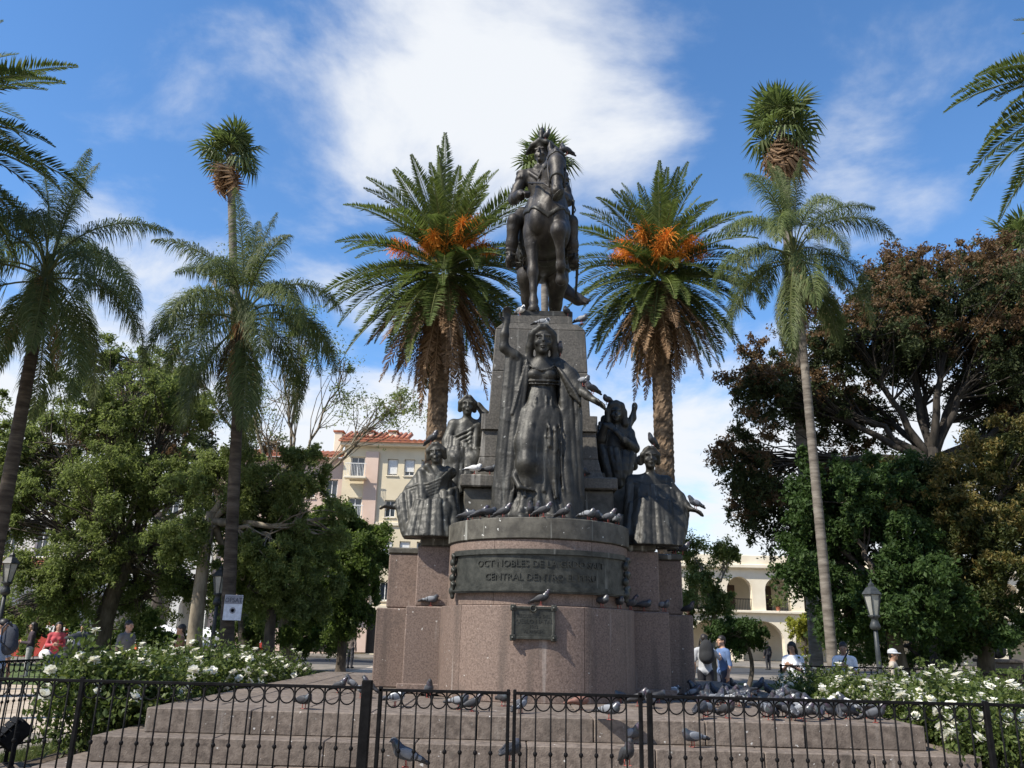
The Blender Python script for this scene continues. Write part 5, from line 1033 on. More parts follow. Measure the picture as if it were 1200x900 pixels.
# poster on the palm trunk
pp = at(273, 712, 24.6); t = thing('poster', 'white printed poster with dark heading tied to the queen palm trunk', 'poster', pp)
m_pap = flat('poster_paper', (.62, .64, .68)); m_pdk = flat('poster_dark', (.05, .055, .075)); m_pgr = flat('poster_grey', (.24, .24, .26))
obj('sheet', mesh_data('sheet', *cbox(-.26, .26, -.006, .006, -.35, .35, .002), m_pap), t)
obj('heading_band', mesh_data('heading_band', *box(-.25, .25, -.010, -.008, .10, .34), m_pgr), t)
V, Fs = text_mesh('OPSAT', .19, .002); obj('heading', mesh_data('heading', np.stack([V[:, 0]*.86, -.013-V[:, 2], V[:, 1]+.20], 1), Fs, m_pdk), t)
V, Fs = lathe([(.09, 0), (.09, .002), (.05, .002), (.05, 0)], 12); obj('emblem', mesh_data('emblem', np.stack([V[:, 0], -.009-V[:, 2], V[:, 1]-.08], 1), Fs, m_pgr), t)
# ------------------------------------------------------------------ people
m_skin = [flat('skin_a', (.42, .25, .17), .55), flat('skin_b', (.33, .19, .125), .55)]
m_hair = flat('dark_hair', (.018, .014, .012), .5)
_cl = {}
def cloth(c):
    if c not in _cl: _cl[c] = M('cloth', [tuple(v*.8 for v in c), tuple(min(1, v*1.12) for v in c)], scale=6, rough=.9, bump=.5, bscale=9)
    return _cl[c]
def person(label, px, py, Y, yaw, shirt, trous, H=1.72, sleeve=.5, skin=0, arms='down', hair='short', sit=False, seed=0, hat=None, headpitch=.0, headyaw=0, group=None, female=False, z=0):
    # px,py: photo pixel of the head centre; stands on the ground at distance Y
    p = at(px, py, Y); k = H/1.72; t = thing('person', label, 'person', (p[0], Y, z), yaw, group); f = SDF((-.5, -.52, -.02), (.5, .4, 1.84), .0155)
    g = np.random.default_rng(seed); dz = -.42 if sit else 0; f.cur = 0
    w = .92 if female else 1.0
    f.cur = 0; P, q = head(f, (0, -.02, 1.61+dz), 1.0, yaw=headyaw, pitch=headpitch, k=.02); f.cap((0, .01, 1.42+dz), (0, -.005, 1.55+dz), .058, .055, .03)
    f.cur = 1; f.ell((0, 0, 1.26+dz), (.175*w, .115, .19), .07).ell((0, 0, 1.05+dz), (.15*w, .105, .16), .07).cap((-.155*w, .01, 1.385+dz), (.155*w, .01, 1.385+dz), .062, .062, .05)
    if female:
        for e in (-1, 1): f.ell((.07*e, -.09, 1.25+dz), (.06, .055, .06), .04)
    f.ell((0, .0, .93+dz), (.165, .12, .09), .06)
    for e in (-1, 1):
        sh = np.array((.195*e*w, .01, 1.36+dz))
        if arms == 'down': el, wr = sh+np.array((.055*e, .02, -.29)), sh+np.array((.06*e, -.05, -.54)); hd, hn = (0, -.1, -1), (-e, 0, 0)
        elif arms == 'fold': el, wr = sh+np.array((.05*e, -.02, -.28)), np.array((.06*e, -.27, 1.10+dz)); hd, hn = (-.7*e, -.7, .1), (-.3*e, .6, 0)
        elif arms == 'phone': el, wr = sh+np.array((.05*e, -.05, -.27)), np.array((.07*e, -.30, 1.20+dz)); hd, hn = (-.4*e, -.6, .5), (-.4*e, .3, .6)
        else: el, wr = (sh+np.array((.05*e, .02, -.28)), sh+np.array((.06*e, -.06, -.52))) if e > 0 else (sh+np.array((-.14, -.16, -.16)), sh+np.array((-.16, -.38, -.10))); hd, hn = ((0, -.1, -1) if e > 0 else (-.2, -1, .1)), (-e, 0, -.2)
        f.cur = 1; f.cap(sh, sh+(el-sh)*(1 if sleeve > .5 else .7), .062, .052, .03)
        if sleeve > .9: f.cap(el, el+(wr-el)*.92, .05, .042, .02)
        f.cur = 0; f.chain([(*el, .043), (*(el+(wr-el)*.4), .042), (*wr, .029)], .015); hand(f, wr, hd, hn, .95, .6, .012, e)
        f.cur = 2
        if sit: f.chain([(.09*e, .0, .50, .095), (.11*e, -.42, .48, .075), (.11*e, -.43, .10, .055)], .03)
        else: f.chain([(.088*e, .0, .90, .10), (.10*e, -.01, .50, .072), (.105*e, .02, .10, .056)], .04)
        f.cur = 3; y = -.43 if sit else .02; f.cap((.108*e, y+.03, .045), (.115*e, y-.15, .035), .048, .042, .02)
    f.warp(lambda X, Y, Z: np.where((Z < 1.35+dz), .004*np.sin(23*Z+9*X)*np.sin(17*X+5*Y), 0))
    V, Fq, ids = f.mesh(True); obj('body', mesh_data('body', V*k, Fq, [m_skin[skin], cloth(shirt), cloth(trous), flat('shoe', (.03, .03, .032))], True, midx=ids), t)
    f = SDF((-.24, -.24, 1.2+dz), (.24, .24, 1.86+dz), .014)
    f.ell(P(0, .022, .040), (.086, .102, .095), .01, q); f.cut(P(0, -.13, -.03), (.07, .085, .085), .02, q)
    if hair == 'long':
        f.chain([(*P(0, .06, .03), .075), (*P(0, .085, -.12), .07), (*P(0, .08, -.25), .05)], .03)
        for e in (-1, 1): f.chain([(*P(.07*e, .0, .05), .03), (*P(.085*e, .02, -.08), .035), (*P(.08*e, .03, -.2), .03)], .02)
    elif hair == 'short': f.ell(P(0, .05, -.02), (.078, .06, .07), .02, q)
    if hat is None: V, Fq = f.mesh(); obj('hair', mesh_data('hair', V*k, Fq, m_hair, True), t)
    else:
        V, Fq = f.mesh(); obj('hair', mesh_data('hair', V*k, Fq, m_hair, True), t)
        f = SDF((-.24, -.3, 1.5+dz), (.24, .24, 1.86+dz), .014); f.ell(P(0, .01, .06), (.095, .115, .085), .02, q).ell(P(0, -.03, .035), (.125, .17, .014), .01, q); V, Fq = f.mesh(); obj('cap', mesh_data('cap', V*k, Fq, cloth(hat), True), t)
    return t
def backpack(label, px, py, Y, yaw, c):
    p = at(px, py, Y); t = thing('backpack', label, 'backpack', (p[0], p[1], p[2]-.2), yaw); f = SDF((-.24, -.2, -.05), (.24, .2, .56), .014)
    f.ell((0, 0, .25), (.165, .10, .26), .04).ell((0, .0, .12), (.17, .11, .14), .06).ell((0, .08, .13), (.13, .05, .11), .03); V, Fq = f.mesh(); obj('pack', mesh_data('pack', V, Fq, cloth(c), True), t)
    for e in (-1, 1): obj('strap', mesh_data('strap', *tube([(.09*e, -.07, .46), (.11*e, -.20, .52), (.13*e, -.30, .42), (.13*e, -.28, .2), (.12*e, -.06, .06)], .016, 5), cloth(c), True), t)
    obj('handle', mesh_data('handle', *tube([(-.03, -.04, .49), (0, -.05, .54), (.03, -.04, .49)], .010, 5), cloth(c), True), t)
    return t
person('person in pale blue shirt with dark backpack walking beside the side fence', 3, 740, 15.5, R(75), (.22, .30, .46), (.03, .035, .05), 1.66, .6, 1, 'down', 'short', seed=1)
backpack('dark backpack on the pale blue shirted person', 11, 752, 15.5, R(-20), (.03, .035, .05))
person('woman in red cardigan and jeans standing on the sunny path with a white bag', 68, 742, 24, R(25), (.42, .07, .08), (.06, .09, .18), 1.66, 1, 0, 'fold', 'long', seed=2, female=True)
t = thing('shoulder_bag', 'white cloth bag hanging from the arm of the woman in red', 'bag', at(53, 766, 23.9)); f = SDF((-.22, -.12, -.2), (.22, .12, .2), .016); f.ell((0, 0, -.03), (.17, .07, .15), .02); V, Fq = f.mesh(); obj('bag_body', mesh_data('bag_body', V, Fq, cloth((.70, .68, .66)), True), t); obj('strap', mesh_data('strap', *tube([(-.10, 0, .08), (-.02, 0, .32), (.12, 0, .34), (.10, 0, .08)], .012, 5), cloth((.70, .68, .66)), True), t)
person('person in dark clothes with a mask of shade walking behind the woman in red', 38, 744, 27, R(-60), (.05, .035, .045), (.32, .31, .30), 1.64, 1, 1, 'fold', 'long', seed=3)
person('man in grey tee shirt standing behind the first roses', 150, 739, 20.6, R(70), (.15, .145, .14), (.10, .13, .14), 1.72, .5, 0, 'down', 'short', seed=4)
person('person in brown jacket seated beyond the roses near the pale trunk', 212, 746, 20.4, R(-65), (.19, .105, .055), (.04, .04, .05), 1.66, 1, 1, 'down', 'short', seed=5)
person('man in light grey tee shirt seen from behind with a black backpack', 825, 747, 20.0, R(168), (.40, .41, .43), (.02, .02, .025), 1.72, .5, 0, 'reach', 'short', seed=6)
backpack('black backpack on the man in light grey tee shirt', 828, 766, 19.78, R(172), (.025, .026, .028))
person('man in blue shirt facing the light grey backpacker beside the pedestal', 846, 753, 20.4, R(-70), (.10, .16, .30), (.05, .06, .09), 1.70, .6, 0, 'reach', 'short', seed=7)
person('woman with dark hair in a white patterned top behind the roses', 928, 757, 18.4, R(-35), (.70, .72, .76), (.06, .08, .14), 1.60, .6, 1, 'phone', 'long', seed=8, headpitch=.25, female=True)
person('man in white shirt with a dark strap looking down at his hands behind the roses', 988, 758, 18.2, R(-25), (.74, .74, .76), (.08, .09, .12), 1.62, .6, 1, 'phone', 'short', seed=9, headpitch=.3)
obj_ = thing('shoulder_strap', 'dark strap across the white shirt of the man looking down', 'strap', at(990, 772, 18.0)); obj('strap', mesh_data('strap', *tube([(-.11, .0, -.16), (-.03, -.05, 0), (.06, -.02, .12), (.12, .08, .17)], .018, 5), cloth((.03, .03, .035)), True), obj_)
person('person in a pale grey cap and beige shirt bending behind the tallest roses', 1046, 771, 18.4, R(60), (.38, .33, .27), (.10, .10, .10), 1.50, .6, 1, 'down', 'short', seed=10, hat=(.45, .46, .48))
for i, (px, py, Y, sh, tr, lab) in enumerate(((95, 752, 33, (.07, .08, .14), (.03, .03, .04), 'far person in navy standing near the litter bin'), (268, 756, 36, (.30, .22, .20), (.05, .05, .06), 'far café guest in dusty pink beyond the poster palm'), (300, 758, 38, (.42, .16, .10), (.05, .05, .06), 'far café guest in orange red beyond the slim trunk'), (184, 756, 40, (.06, .06, .07), (.04, .04, .05), 'far café guest in black under the white parasol'), (412, 752, 40, (.20, .16, .14), (.06, .06, .07), 'far person in brown by the yellow house'), (899, 758, 52, (.03, .03, .035), (.03, .03, .035), 'far person in black before the low arcade'), (1112, 770, 40, (.36, .06, .05), (.1, .1, .1), 'far person in red under the golden tree'))):
    person(lab, px, py, Y, R(40*i), sh, tr, 1.62, 1, i % 2, 'down', 'long' if i % 2 else 'short', seed=20+i)
# ------------------------------------------------------------------ small street furniture
m_white = flat('canvas_white', (.76, .76, .74)); m_red = flat('red_panel', (.42, .05, .035)); m_dk = flat('dark_plastic', (.02, .022, .024)); m_wood = flat('dark_wood', (.09, .055, .035))
def parasol(px, py, Y, label, r=1.5):
    p = at(px, py, Y); t = thing('cafe_parasol', label, 'parasol', (p[0], Y, 0), 0, 'café parasols'); h = p[2]
    b = MB(); n = 8; a = np.arange(n)*2*pi/n; V = np.concatenate([np.stack([r*np.cos(a), r*np.sin(a), np.full(n, h-.45)], 1), np.stack([r*np.cos(a), r*np.sin(a), np.full(n, h-.62)], 1), [[0, 0, h]]]); j = np.arange(n); k = (j+1) % n
    obj('canopy', mesh_data('canopy', V, [np.stack([j, k, np.full(n, 2*n)], 1), np.stack([n+j, n+k, k, j], 1)], m_white), t); obj('pole', mesh_data('pole', *tube([(0, 0, 0), (0, 0, h-.05)], .03, 8), m_wood), t); obj('foot', mesh_data('foot', *lathe([(.3, 0), (.3, .06), (.05, .1)], 14), m_dk), t)
    for i in range(n): obj('rib', mesh_data('rib', *tube([(0, 0, h-.04), (r*cos(a[i])*.98, r*sin(a[i])*.98, h-.47)], .012, 4), m_wood), t)
parasol(193, 732, 42, 'white café parasol between the leaning trunk and the pale trunk'); parasol(243, 735, 44, 'white café parasol half hidden by the poster palm'); parasol(222, 742, 47, 'low white café parasol behind the other parasols')
def litter_bin(px, py, Y, label):
    p = at(px, py, Y); t = thing('litter_bin', label, 'litter bin', (p[0], Y, 0)); obj('bin', mesh_data('bin', *lathe([(.26, .12), (.30, .15), (.34, 1.0), (.36, 1.02), (.36, 1.06), (.30, 1.06), (.28, .5)], 16), m_dk, False), t)
    obj('hood', mesh_data('hood', *lathe([(.38, 1.25), (.36, 1.30), (.2, 1.38), (.03, 1.42)], 16), m_dk, True), t)
    for i in range(4): obj('support', mesh_data('support', *tube([(.32*cos(i*pi/2), .32*sin(i*pi/2), 0), (.35*cos(i*pi/2), .35*sin(i*pi/2), 1.27)], .014, 5), m_dk), t)
litter_bin(92, 760, 22.5, 'black hooded litter bin on the sunny path behind the woman in red')
def banner(px, py, Y, w, h, label, mat):
    p = at(px, py, Y); t = thing('banner_stand', label, 'banner', (p[0], Y, 0)); z0 = p[2]-h/2
    obj('panel', mesh_data('panel', *cbox(-w/2, w/2, -.02, .02, z0, z0+h, .006), mat), t)
    for e in (-1, 1): obj('upright', mesh_data('upright', *tube([(e*w/2, 0, 0), (e*w/2, 0, z0+h+.05)], .022, 6), m_dk), t)
    obj('stripe', mesh_data('stripe', *cbox(-w*.42, w*.42, -.03, -.022, z0+h*.68, z0+h*.86, .002), m_white), t)
banner(52, 748, 38, 2.0, 1.5, 'red café banner panel beyond the path', m_red); banner(18, 752, 38, 1.8, 1.2, 'second red café banner panel, lower, nearer the lamp', m_red); banner(296, 757, 42, .9, .9, 'small red café banner behind the slim trunk', m_red)
def chair(px, py, Y, rz, label, c):
    p = at(px, py, Y); t = thing('cafe_chair', label, 'chair', (p[0], Y, 0), rz, 'café chairs'); m = c
    obj('seat', mesh_data('seat', *cbox(-.22, .22, -.22, .22, .43, .47, .01), m), t); obj('backrest', mesh_data('backrest', *cbox(-.22, .22, .20, .23, .50, .92, .01), m), t)
    for sx in (-1, 1):
        for sy in (-1, 1): obj('leg', mesh_data('leg', *tube([(.2*sx, .2*sy, 0), (.19*sx, .19*sy, .92 if sy > 0 else .43)], .016, 5), m_dk), t)
for i, px in enumerate((120, 138, 165, 200, 255, 285, 310)): chair(px, 765, 34+i % 3, i*1.1, 'white slatted café chair beyond the path' if i % 2 else 'orange red café chair beyond the path', m_white if i % 2 else flat('orange_plastic', (.6, .12, .04)))
# bust on a plinth and clipped hedge at the far right
pb = at(1170, 768, 36); t = thing('bust_monument', 'dark bust on a pale stone plinth before the arcade wall', 'statue', (pb[0], 36, 0))
obj('plinth', mesh_data('plinth', *cbox(-.7, .7, -.5, .5, 0, 1.0, .03), m_step), t); obj('cap', mesh_data('cap', *cbox(-.8, .8, -.6, .6, 1.0, 1.14, .03), m_step), t)
f = SDF((-.5, -.35, 1.1), (.5, .35, 2.3), .025); head(f, (0, 0, 2.0), 1.5); f.cap((0, .02, 1.7), (0, 0, 1.95), .10, .09, .05).ell((0, .02, 1.45), (.36, .22, .3), .06); V, Fq = f.mesh(); obj('bust', mesh_data('bust', V, Fq, m_bronze, True), t)
def hedge(x0, x1, y0, y1, h, label, seed):
    g = np.random.default_rng(seed); t = thing('clipped_hedge', label, 'hedge', ((x0+x1)/2, (y0+y1)/2, 0)); n = int((x1-x0)*(y1-y0)*900); P = np.stack([g.uniform(x0, x1, n), g.uniform(y0, y1, n), g.uniform(.03, h, n)], 1); V = leaves(P, .11, g, asp=.6)
    part('foliage', (V, np.arange(len(V)).reshape(-1, 4)), m_leaf_mid, t, attr=np.repeat(g.uniform(0, .8, n), 4)); part('stems', box(x0+.1, x1-.1, y0+.1, y1-.1, 0, h*.8), m_soil, t)
hx = at(1145, 775, 32)[0]; hedge(hx, hx+7, 31.5, 32.5, .85, 'low clipped hedge in front of the dark bust', 1)
# ------------------------------------------------------------------ buildings
m_tile = M('roof_tile', [(.22, .075, .04), (.36, .13, .07), (.44, .19, .11)], scale=3, rough=.85, rnd=.12)
m_yel = M('cream_yellow_wall', [(.62, .53, .37), (.70, .61, .44)], scale=.6, rough=.9, bump=.1); m_pink = M('pink_wall', [(.58, .43, .34), (.65, .50, .41)], scale=.6, rough=.9)
m_crm = M('cream_wall', [(.66, .58, .44), (.76, .69, .55)], scale=.5, rough=.9, bump=.1); m_wht = M('white_wall', [(.55, .54, .50), (.66, .65, .61)], scale=.5, rough=.9)
m_frame = flat('window_frame', (.72, .72, .70)); m_shut = flat('roller_shutter', (.66, .66, .64)); m_pane = M('window_glass', [(.03, .04, .05), (.06, .075, .09)], scale=1, rough=.1, spec=.8); m_dark = flat('painted_interior_shade', (.03, .027, .024))  # m_dark: near-black colour painted in for the shade inside the shops
def facade(b, x0, x1, z0, z1, y, openings, mat, depth=.35, name='wall'):
    xs = sorted({x0, x1, *[v for o in openings for v in o[:2]]}); zs = sorted({z0, z1, *[v for o in openings for v in o[2:4]]})
    mb = MB()
    for i in range(len(xs)-1):
        for j in range(len(zs)-1):
            cx, cz = (xs[i]+xs[i+1])/2, (zs[j]+zs[j+1])/2
            if any(o[0] < cx < o[1] and o[2] < cz < o[3] for o in openings): continue
            mb.add((np.array([(xs[i], y, zs[j]), (xs[i+1], y, zs[j]), (xs[i+1], y, zs[j+1]), (xs[i], y, zs[j+1])]), np.array([(0, 1, 2, 3)])))
    for a, c, d, e in openings:
        for q in (((a, d), (a, e)), ((a, e), (c, e)), ((c, e), (c, d)), ((c, d), (a, d))):
            (p0, q0), (p1, q1) = q; mb.add((np.array([(p0, y, q0), (p1, y, q1), (p1, y+depth, q1), (p0, y+depth, q0)]), np.array([(0, 1, 2, 3)])))
    return part(name, mb.get(), mat, b)
def window(b, a, c, d, e, y, shutter=0, sill=True):
    w = part('window', box(a+.05, c-.05, y+.22, y+.24, d+.05, e-.05), m_pane, b)
    fr_ = MB()
    for q in ((a, a+.07, d, e), (c-.07, c, d, e), (a, c, d, d+.07), (a, c, e-.07, e), ((a+c)/2-.03, (a+c)/2+.03, d, e)): fr_.add(box(q[0], q[1], y+.17, y+.215, q[2], q[3]))
    part('frame', fr_.get(), m_frame, w)
    if shutter: part('shutter', box(a+.07, c-.07, y+.12, y+.15, e-(e-d)*shutter, e-.02), m_shut, w)
    if sill: part('sill', cbox(a-.08, c+.08, y-.08, y+.1, d-.09, d-.005, .01), m_crm, w)
def tiles(b, x0, x1, y0, z0, y1, z1, dx=.42, name='roof', lim=300):
    base = part(name, (np.array([(x0, y0, z0), (x1, y0, z0), (x1, y1, z1), (x0, y1, z1), (x0, y0, z0-.12), (x1, y0, z0-.12), (x1, y1, z1-.12), (x0, y1, z1-.12)]), np.array([(0, 1, 2, 3), (7, 6, 5, 4), (0, 4, 5, 1), (1, 5, 6, 2), (2, 6, 7, 3), (3, 7, 4, 0)])), m_tile, b)
    a = np.linspace(0, pi, 6); n = int((x1-x0)/dx); V0 = np.concatenate([np.stack([dx*.36*np.cos(a), np.full(6, yy), zz+.03+dx*.30*np.sin(a)], 1) for yy, zz in ((0, 0), (y1-y0, z1-z0))]); j = np.arange(5)
    me = mesh_data('tile_row', V0, [np.stack([j, j+1, 6+j+1, 6+j], 1), np.array([list(range(6))[::-1]])], m_tile)
    for i in range(n): obj('tile_row', me, base, tuple(np.array([x0+(i+.5)*(x1-x0)/n, y0, z0])-np.array(b.location)))
    return base
YB = 62.0
xb = lambda px, py=600: at(px, py, YB)[0]; zb_ = lambda px, py: at(px, py, YB)[2]
# yellow apartment house
t = thing('yellow_house', 'pale yellow apartment house with shuttered windows and red tiled roof', 'building', (xb(420), YB, 0))
ex0, ex1 = xb(398), xb(545); ez = zb_(450, 524)
ops = []; rows = [(538, 557), (586, 606), (634, 655), (682, 704)]
for (ya, yb2) in rows:
    for xa in (444, 464, 484, 504, 524): ops.append((xb(xa+6.5), xb(xa+19), zb_(460, yb2), zb_(460, ya)))
    ops.append((xb(406.5), xb(423), zb_(415, yb2+3), zb_(415, ya-3)))
gops = [(xb(x), xb(x+22), .15, 3.2) for x in (405, 435, 468, 500)]
facade(t, ex0, ex1, 0, ez, YB, ops+gops, m_yel)
for i, o in enumerate(ops): window(t, *o, YB, shutter=[.9, .75, .0, .6][i % 4] if (i % 6) != 5 else 0)
for o in gops: part('shop_shade_panel', box(o[0], o[1], YB+.3, YB+.36, o[2], o[3]), m_dark, t)  # flat dark panels stand in for the unlit shop interiors
part('pink_bay', cbox(xb(424), xb(440), YB-.18, YB+.05, .2, ez-.4, .02), m_pink, t)
part('rear_volume', box(ex0, ex1, YB+.4, YB+12, 0, ez-.1), m_yel, t)
part('cornice', cbox(ex0-.3, ex1+.3, YB-.5, YB+.3, ez, ez+.35, .05), m_crm, t)
part('string_course', cbox(ex0-.05, ex1+.05, YB-.12, YB+.02, zb_(450, 616), zb_(450, 612), .02), m_crm, t); part('string_course', cbox(ex0-.05, ex1+.05, YB-.12, YB+.02, zb_(450, 715), zb_(450, 709), .02), m_crm, t)
tiles(t, ex0-.4, ex1+.4, YB-.7, ez+.36, YB+5, ez+1.5)
for ya, yb2 in rows:
    zf = zb_(415, yb2+3); bl = part('balcony', cbox(xb(402), xb(428), YB-.9, YB-.19, zf-.16, zf, .02), m_crm, t)
    rl = MB()
    for x in np.linspace(xb(403), xb(427), 14): rl.add(tube([(x, YB-.85, zf), (x, YB-.85, zf+.95)], .012, 4))
    rl.add(cbox(xb(402.5), xb(427.5), YB-.88, YB-.82, zf+.93, zf+.98, .005)); part('railing', rl.get(), m_white, bl)
# penthouse with its own roof
pz0, pz1 = ez+.4, zb_(420, 499); part('penthouse', box(xb(384), xb(462), YB+4.5, YB+10, ez+.2, pz1), m_crm, t)
for xa in (400, 425, 445): window(t, xb(xa), xb(xa+9), pz0+1.0, pz1-.5, YB+4.28, 0, False)
tiles(t, xb(380), xb(466), YB+4.0, pz1, YB+7, pz1+1.1)
for xa in (408, 438, 473, 367): 
    cz = zb_(xa, 505 if xa > 460 else 488); ch = part('chimney', cbox(xb(xa), xb(xa+10), YB+5, YB+5.8, ez+.3, cz, .04), m_crm, t); part('chimney_cap', cbox(xb(xa)-.12, xb(xa+10)+.12, YB+4.9, YB+5.9, cz, cz+.14, .02), m_tile, ch)
# pink lower neighbour
t = thing('pink_house', 'pinkish house with tiled roof and shopfronts, half hidden by trees beside the yellow house', 'building', (xb(330), YB, 0))
hz_ = zb_(360, 535); o2 = [(xb(x), xb(x+14), zb_(340, y+22), zb_(340, y)) for y in (560, 610, 660) for x in (268, 296, 324, 352, 378)]; g2 = [(xb(x), xb(x+24), .15, 3.1) for x in (266, 304, 342, 370)]
facade(t, xb(258), ex0-.02, 0, hz_, YB+.3, o2+g2, m_pink)
for o in o2: window(t, *o, YB+.3)
for o in g2: part('shop_shade_panel', box(o[0], o[1], YB+.6, YB+.66, o[2], o[3]), m_dark, t)  # interior shade as dark panels, no rooms modelled behind
part('rear_volume', box(xb(258), ex0-.05, YB+.75, YB+11, 0, hz_-.1), m_pink, t); tiles(t, xb(256), ex0-.45, YB-.4, hz_, YB+5, hz_+1.4)
# white arcaded building
def arcade(b, x0, n, pitch, wo, z0, zs, ztop, y, mat, dep=.8):
    # n bays: opening wo wide, springing at zs, half-round head, wall up to ztop
    a = np.linspace(0, pi, 15)
    for i in range(n):
        c = x0+(i+.5)*pitch; r = wo/2; mb = MB(); L, Rr = x0+i*pitch, x0+(i+1)*pitch
        for s0, s1 in ((L, c-r), (c+r, Rr)): mb.add((np.array([(s0, y, z0), (s1, y, z0), (s1, y, zs), (s0, y, zs)]), np.array([(0, 1, 2, 3)])))
        ax = c+r*np.cos(a[::-1]); az = zs+r*np.sin(a[::-1]); tx = L+(Rr-L)*np.linspace(0, 1, 15); 
        V = np.concatenate([np.stack([ax, np.full(15, y), az], 1), np.stack([tx, np.full(15, y), np.full(15, ztop)], 1), [(L, y, zs), (Rr, y, zs)]]); j = np.arange(14); mb.add((V, [np.stack([j, j+1, 15+j+1, 15+j], 1), np.array([(30, 0, 15), (14, 31, 29)])]))
        Pp = np.concatenate([[(c-r, z0)], np.stack([ax, az], 1), [(c+r, z0)]]); V = np.concatenate([np.c_[Pp[:, 0], np.full(17, y), Pp[:, 1]], np.c_[Pp[:, 0], np.full(17, y+dep), Pp[:, 1]]]); j = np.arange(16); mb.add((V, [np.stack([j, 17+j, 17+j+1, j+1], 1)]))
        part('arch_bay', mb.get(), mat, b)
t = thing('white_arcade_house', 'white house with ground floor arcade and tiled awning roof behind the sprawling tree', 'building', (xb(100), YB, 0))
wx0, wx1 = xb(-330), xb(256); wz = zb_(100, 560); nb = 16; arcade(t, wx0, nb, (wx1-wx0)/nb, (wx1-wx0)/nb*.72, .13, 3.0, 5.2, YB, m_wht)
o3 = [(wx0+(i+.3)*(wx1-wx0)/nb, wx0+(i+.7)*(wx1-wx0)/nb, z, z+2.0) for i in range(nb) for z in (6.3, 9.6)]; facade(t, wx0, wx1, 5.2, wz, YB, o3, m_wht)
for o in o3: window(t, *o, YB)
part('rear_wall', box(wx0, wx1, YB+3.2, YB+10, 0, wz), m_wht, t); part('upper_floor', box(wx0, wx1, YB+.45, YB+3.1, 4.9, 5.1), m_wht, t); part('cornice', cbox(wx0, wx1, YB-.4, YB+.2, wz, wz+.4, .05), m_crm, t)
tiles(t, xb(-40), xb(120), YB-2.0, 5.35, YB-.02, 6.1)
# cabildo with two tiers of arches on the right
YK = 74.0; xk = lambda px, py=710: at(px, py, YK)[0]; zk = lambda px, py: at(px, py, YK)[2]
t = thing('arcaded_town_hall', 'cream colonial town hall with two tiers of round arches', 'building', (xk(1000), YK, 0))
pu = xk(912.5)-xk(867.5); u0 = xk(912.5)-pu*3.5; zf = zk(910, 716); nu = 17; zt = zk(910, 667)
zsp = zk(912, 692); arcade(t, u0, nu, pu, pu*.66, zf, zsp, zt, YK, m_crm)
pl_ = pu*1.36; l0 = xk(923)-pl_*3; nl_ = 12; arcade(t, l0, nl_, pl_, pl_*.80, 0, zk(905, 728)-pl_*.40, zf, YK, m_crm)
xr = l0+nl_*pl_
part('cornice', cbox(u0-.3, xr+.3, YK-.45, YK+.2, zt, zt+.35, .06), m_crm, t); part('parapet', cbox(u0, xr, YK-.1, YK+.3, zt+.35, zt+1.15, .04), m_crm, t); part('balcony_slab', cbox(u0, xr, YK-.35, YK+3.2, zf-.22, zf, .03), m_crm, t)
part('rear_wall', box(u0, xr, YK+3.4, YK+9, 0, zt+.1), m_crm, t); part('ceiling', box(u0, xr, YK+.82, YK+3.38, zt-.15, zt), m_crm, t)
for i in range(nu):
    c = u0+(i+.5)*pu; part('door', cbox(c-.62, c+.45, YK+3.28, YK+3.395, zf, zf+2.3, .02), m_wood, t); rl = MB()
    for x in np.linspace(c-pu*.33, c+pu*.33, 17): rl.add(tube([(x, YK+.3, zf), (x, YK+.3, zf+.95)], .018, 4))
    rl.add(cbox(c-pu*.33, c+pu*.33, YK+.26, YK+.34, zf+.93, zf+.99, .01)); part('railing', rl.get(), m_iron, t)
tiles(t, u0, xr, YK+.4, zt+.25, YK+6, zt+1.0, dx=.6)
g = np.random.default_rng(5); cpt = u0+3.5*pu; pt_ = thing('potted_plant', 'bushy potted plant on the upper arcade railing of the town hall', 'plant', (cpt-.1, YK-.1, zf)); P = g.normal(0, 1, (260, 3))*np.array([.36, .16, .28])+np.array([0, 0, .7]); obj('leaves', mesh_data('leaves', leaves(P, .2, g), np.arange(1040).reshape(-1, 4), m_leaf_light, attr=np.repeat(g.uniform(0, 1, 260), 4)), pt_); obj('pot', mesh_data('pot', *lathe([(.14, 0), (.2, .35), (.22, .36)], 12), m_tile), pt_)
